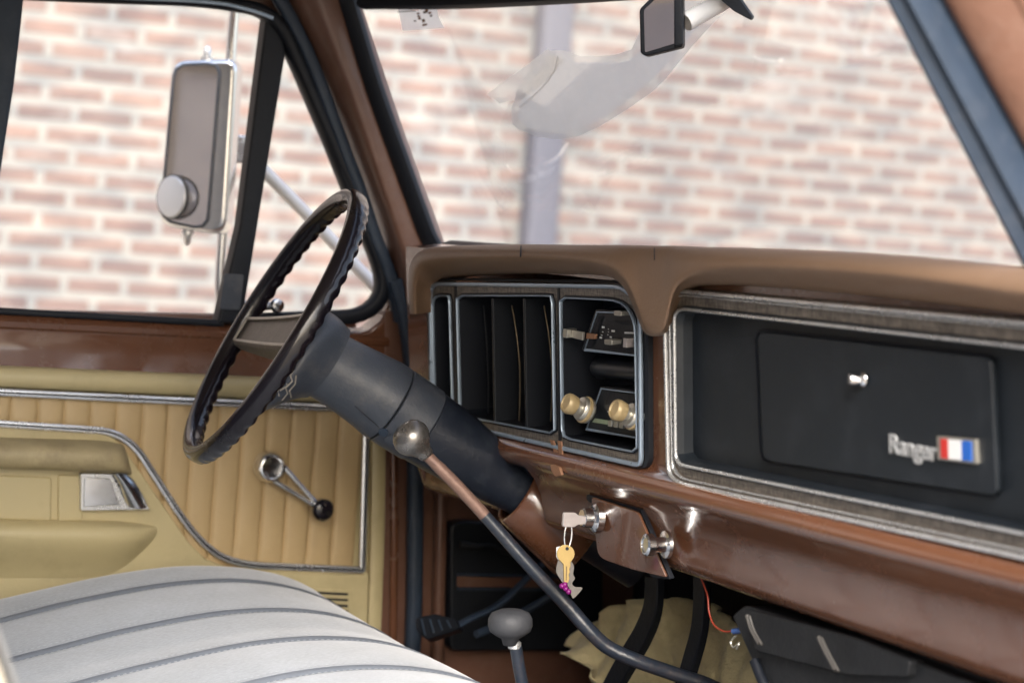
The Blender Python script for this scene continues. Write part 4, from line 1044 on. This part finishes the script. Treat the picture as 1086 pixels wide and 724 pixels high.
# steel return link beside the clutch arm
# yellow cloth ------------------------------------------------------
def cloth():
    top = resample([V((x, y, 0)) for x, y in [(604, 684), (612, 668), (632, 652), (655, 642), (690, 636), (730, 634), (765, 640), (800, 660)]], 40, False)
    bot = resample([V((x, y, 0)) for x, y in [(612, 694), (640, 712), (660, 760), (700, 790), (760, 800), (820, 790), (840, 760), (850, 740)]], 40, False)
    rows = []
    for k in range(26):
        t = k/25; r = []
        for a, b in zip(top, bot):
            p = a.lerp(b, t); q = Y(p.x, p.y, 1.73-.04*t)
            w = .045*mnoise.noise(V((q.x*11, q.z*7, 0)))+.022*mnoise.noise(V((q.x*30, q.z*18, 5)))+.004*mnoise.noise(V((q.x*90, q.z*60, 9)))
            w += .015*abs(sin(q.x*26+3*q.z))**.5
            q.y -= w+.0; q.z += .006*mnoise.noise(V((q.x*20, 3, t*3)))
            r.append(q)
        rows.append(r)
    return loft('cloth', rows, yellowc, None, solid=.003, angle=80)
c_ = cloth(); tag(c_, 'crumpled pale yellow cloth stuffed on the floor behind the pedals', 'cloth')

# ================================================================== keys
ks = thing('key_ring', 'key ring with brass key, clear headed key and grey fish fob hanging from the ignition', 'keys', tuple(igp+IAX*.03))
kh = igp+IAX*.030
hx = D(605, 551, .050)
plate('ignition_key', [hx+V((0, d_[0], d_[1])) for d_ in rnd([(-.0095, -.0090, 0), (-.0095, .0090, 0), (.007, .0090, 0), (.010, .006, 0), (.022, .005, 0), (.022, -.005, 0), (.010, -.006, 0), (.007, -.0090, 0)], .003, 3)], (1, 0, 0), .005, clear, ks, .0012)
rc = D(602.5, 567, .052)
tube('ring', [rc+V((.0035*sin(t*0), .0050*cos(t)*1, .0155*sin(t))) for t in [2*pi*i/32 for i in range(32)]], .0009, chrome_w, ks, 8, closed=True)
KN = V((.93, -.36, 0)); KS = V((.36, .93, 0))
def kplate(name, px, m, off, t=.0018, bev=.0004):
    c = rc+KN*off
    return plate(name, [rp(x, y, c, KN) for x, y in px], KN, t, m, ks, bev)
circ = [(600+9.5*cos(t), 587+9.5*sin(t)) for t in [radians(a) for a in range(-225, 46, 15)]]
kplate('brass_key', circ+[(605.2, 596), (605, 601), (603.8, 603), (604.6, 606), (603.2, 609), (604, 613), (602.8, 617), (599.5, 618), (598, 616), (597.5, 598)], brass, .002)
kplate('brass_key_hole', [(601.5+1.9*cos(t), 581.5+1.9*sin(t)) for t in [k*pi/5 for k in range(10)]], rubber2, .0026, .0006, 0)
kplate('brass_key_groove', [(600.4, 600), (601.4, 600), (601, 615), (600, 615)], goldm, .0024, .0004, 0)
kplate('pale_key', [(590, 580), (594, 579), (597, 582), (596, 592), (592, 594), (590, 590)], whitep, -.002)
fish = cat([(x, y, 0) for x, y in [(592, 593), (590, 601), (590, 607), (593, 612), (597, 618), (603, 622), (607, 634), (612, 631), (618, 623), (610, 622), (607, 618), (610, 613), (608, 608), (609, 601), (606, 595), (599, 591), (592, 593)]], 3)
kplate('fish_fob', [(p.x, p.y) for p in fish[:-1]], fob, -.0005, .002, .0005)
for (x, y) in ((596, 621), (600, 624), (599, 619.5), (603, 627)):
    lathe('bead', rp(x, y, rc+KN*.002, KN), KN, [(-.004, .001), (-.003, .0028), (0, .0036), (.003, .0028), (.004, .001)], magenta, ks, 12, 80)

# ================================================================== interior mirror
rv = thing('rearview_mirror', 'black framed interior mirror on a pale metal arm at the windshield top', 'rearview mirror', (.8, 1.45, 1.1))
RN = V((.78, -.62, -.02)).normalized(); RP = X(700, 30, .80)
def RX(x, y, off=0): return rp(x, y, RP, RN)+RN*off
rpx = rnd([(678, 10), (700, -12), (722, -18), (724, 50), (684, 60), (679, 56)], [3, 6, 3, 3, 4, 2], 4)
hd2 = plate('mirror_head', [RX(p[0], p[1]) for p in rpx], RN, .022, rubber2, rv, .003)
plate('mirror_glass', [RX(x, y, .001) for x, y in rnd([(683, 11), (703, -8), (717, -14), (717, 46), (684, 56)], 2, 3)], RN, .002, mirrorm, hd2, 0)
plate('mirror_bezel', [RX(x, y, .003) for x, y in [(715, -16), (724, -18), (725, 48), (715, 50)]], RN, .02, rubber2, hd2, .002)
P = cat([X(x, y, .80) for x, y in [(712, 22), (735, 9), (760, -6), (780, -22)]], 4)
tube('arm', [p+V((0, .02, 0)) for p in P], .0115, whitep, rv, 12)
br_ = plate('bracket', [X(x, y, .82) for x, y in rnd([(762, -2), (775, -14), (796, 16), (793, 20), (778, 12)], 2, 3)], (.5, -.8, .1), .012, rubber2, rv, .003)

# ================================================================== seat
seat = thing('bench_seat', 'pale grey cloth bench seat with dark stitched welts across the cab', 'seat', (.8, .8, 0))
SP = [(.42, -.13), (.60, -.105), (.75, -.080), (.86, -.052), (.95, -.030), (1.05, -.010), (1.13, -.001), (1.20, -.001), (1.26, -.009), (1.31, -.024), (1.345, -.045), (1.37, -.075), (1.385, -.12), (1.388, -.20), (1.38, -.28)]
sp = cat([(0, y, z) for y, z in SP], 6)
wx = [.205+.165*k for k in range(8)]
def crest(x): return .316-.035*min(1, max(0, (x-.12)/.35))-.004*sin(x*9)
def seat_pt(x, k, lift=0.):
    p = sp[k]; e = max(0, (.14-x)/.07); drop = .030*min(1, e)**2+ (.03*max(0, (x-1.46)/.06)**2)
    # each panel swells between its welts
    ph = ((x-.205)/.165) % 1; sw = .0022*(4*ph*(1-ph))**.5-.0022
    # dirt-simple front edge bows out a little in the middle
    yb = p.y+.010*sin((x-.07)*2.1)
    return V((x, yb, crest(x)+p.z+sw-drop+lift+.0015*mnoise.noise(V((x*9, p.y*9, 0)))))
xs_ = [.075+.0105*i for i in range(138)]
rows = [[seat_pt(x, k) for k in range(len(sp))] for x in xs_]
cush = loft('cushion', rows, seatm, seat, angle=80)
loft('cushion_side', [[seat_pt(.075, k) for k in range(len(sp))], [V((.075, sp[k].y, .02)) for k in range(len(sp))]], seatm, seat)
for x in wx:
    if x > 1.5: continue
    c0 = [seat_pt(x, k) for k in range(len(sp))]
    loft('welt', [[p+V((-.0135, 0, .0010)) for p in c0], [p+V((-.008, 0, .0026)) for p in c0], [p+V((.008, 0, .0026)) for p in c0], [p+V((.0135, 0, .0010)) for p in c0]], seat_line, cush, angle=80)
    for dx_ in (-.0165, .0165):
        vs = []; fs = []
        pl = resample([seat_pt(x+dx_, k, .0016) for k in range(len(sp))], 300, False)
        for i in range(0, 298, 2):
            a, b = pl[i], pl[i+1]; w = V((.0011, 0, 0)); q = len(vs)
            vs += [a-w, a+w, b+w, b-w]; fs.append([q, q+1, q+2, q+3])
        mk('stitching', vs, fs, stitchm, cush, smooth=False)
tube('edge_piping', [seat_pt(.079, k, .003) for k in range(len(sp))], .0032, seatm, cush, 8)
# backrest
br = []
for i in range(9):
    t = i/8; z = .20+.52*t
    yf = .60-.22*t+.01*sin(pi*t)
    br.append([V((.075+1.445*j/20, yf+.012*sin(pi*j/20), z)) for j in range(21)])
br.append([V((.075+1.445*j/20, .28, .75)) for j in range(21)]); br.append([V((.075+1.445*j/20, .18, .70)) for j in range(21)]); br.append([V((.075+1.445*j/20, .22, .15)) for j in range(21)]); br.append([V(v) for v in br[0]])
loft('backrest', br, seatm, seat, angle=60)
plate('backrest_end', [(1.522, .60, .20), (1.522, .475, .5), (1.522, .37, .73), (1.522, .28, .75), (1.522, .18, .70), (1.522, .22, .15)], (1, 0, 0), .01, mat('beige_seat_side', (.38, .34, .27), .6), seat, .004)
loft('cushion_side', [[seat_pt(.075+.0105*137, k) for k in range(len(sp))], [V((1.515, sp[k].y, .02)) for k in range(len(sp))]], seatm, seat)
box('seat_base', (.10, .35, -.02), (1.50, 1.30, .12), blackp, seat, .01)

# ================================================================== light, sky, camera
SUN_EL, SUN_AZ = radians(36), radians(112)     # azimuth from +y towards +x
world.use_nodes = True
nt = world.node_tree; bg = nt.nodes['Background']
sky = nt.nodes.new('ShaderNodeTexSky'); sky.sky_type = 'NISHITA'; sky.sun_disc = False
sky.sun_elevation = SUN_EL; sky.sun_rotation = SUN_AZ; sky.dust_density = 4; sky.air_density = 1.0; sky.ozone_density = 1
hs = nt.nodes.new('ShaderNodeHueSaturation'); hs.inputs['Saturation'].default_value = .75
nt.links.new(sky.outputs[0], hs.inputs['Color']); nt.links.new(hs.outputs[0], bg.inputs[0]); bg.inputs[1].default_value = .15
sd = bpy.data.lights.new('sun', 'SUN'); sd.energy = 1.4; sd.angle = radians(25); sd.color = (1, .985, .965)
so = bpy.data.objects.new('sun', sd); COL.objects.link(so)
dirv = V((sin(SUN_AZ)*cos(SUN_EL), cos(SUN_AZ)*cos(SUN_EL), sin(SUN_EL)))
so.rotation_euler = dirv.to_track_quat('Z', 'Y').to_euler(); so.location = dirv*20

cd = bpy.data.cameras.new('camera'); co = bpy.data.objects.new('camera', cd); COL.objects.link(co)
M = Matrix(((_r.x, _u.x, -_f.x, CAM.x), (_r.y, _u.y, -_f.y, CAM.y), (_r.z, _u.z, -_f.z, CAM.z), (0, 0, 0, 1)))
co.matrix_world = M
cd.lens = 85; cd.sensor_width = 36; cd.sensor_fit = 'HORIZONTAL'; cd.clip_end = 2000; cd.clip_start = .05
cd.dof.use_dof = True; cd.dof.focus_distance = 2.98; cd.dof.aperture_fstop = 4.0; cd.dof.aperture_blades = 9
scene.camera = co
vs_ = scene.view_settings; vs_.view_transform = 'Standard'; vs_.look = 'None'; vs_.exposure = 1.68; vs_.gamma = 1; vs_.use_curve_mapping = False
scene.cycles.use_denoising = True
scene.cycles.max_bounces = 10; scene.cycles.transparent_max_bounces = 16; scene.cycles.sample_clamp_indirect = 6
scene.cycles.caustics_reflective = False
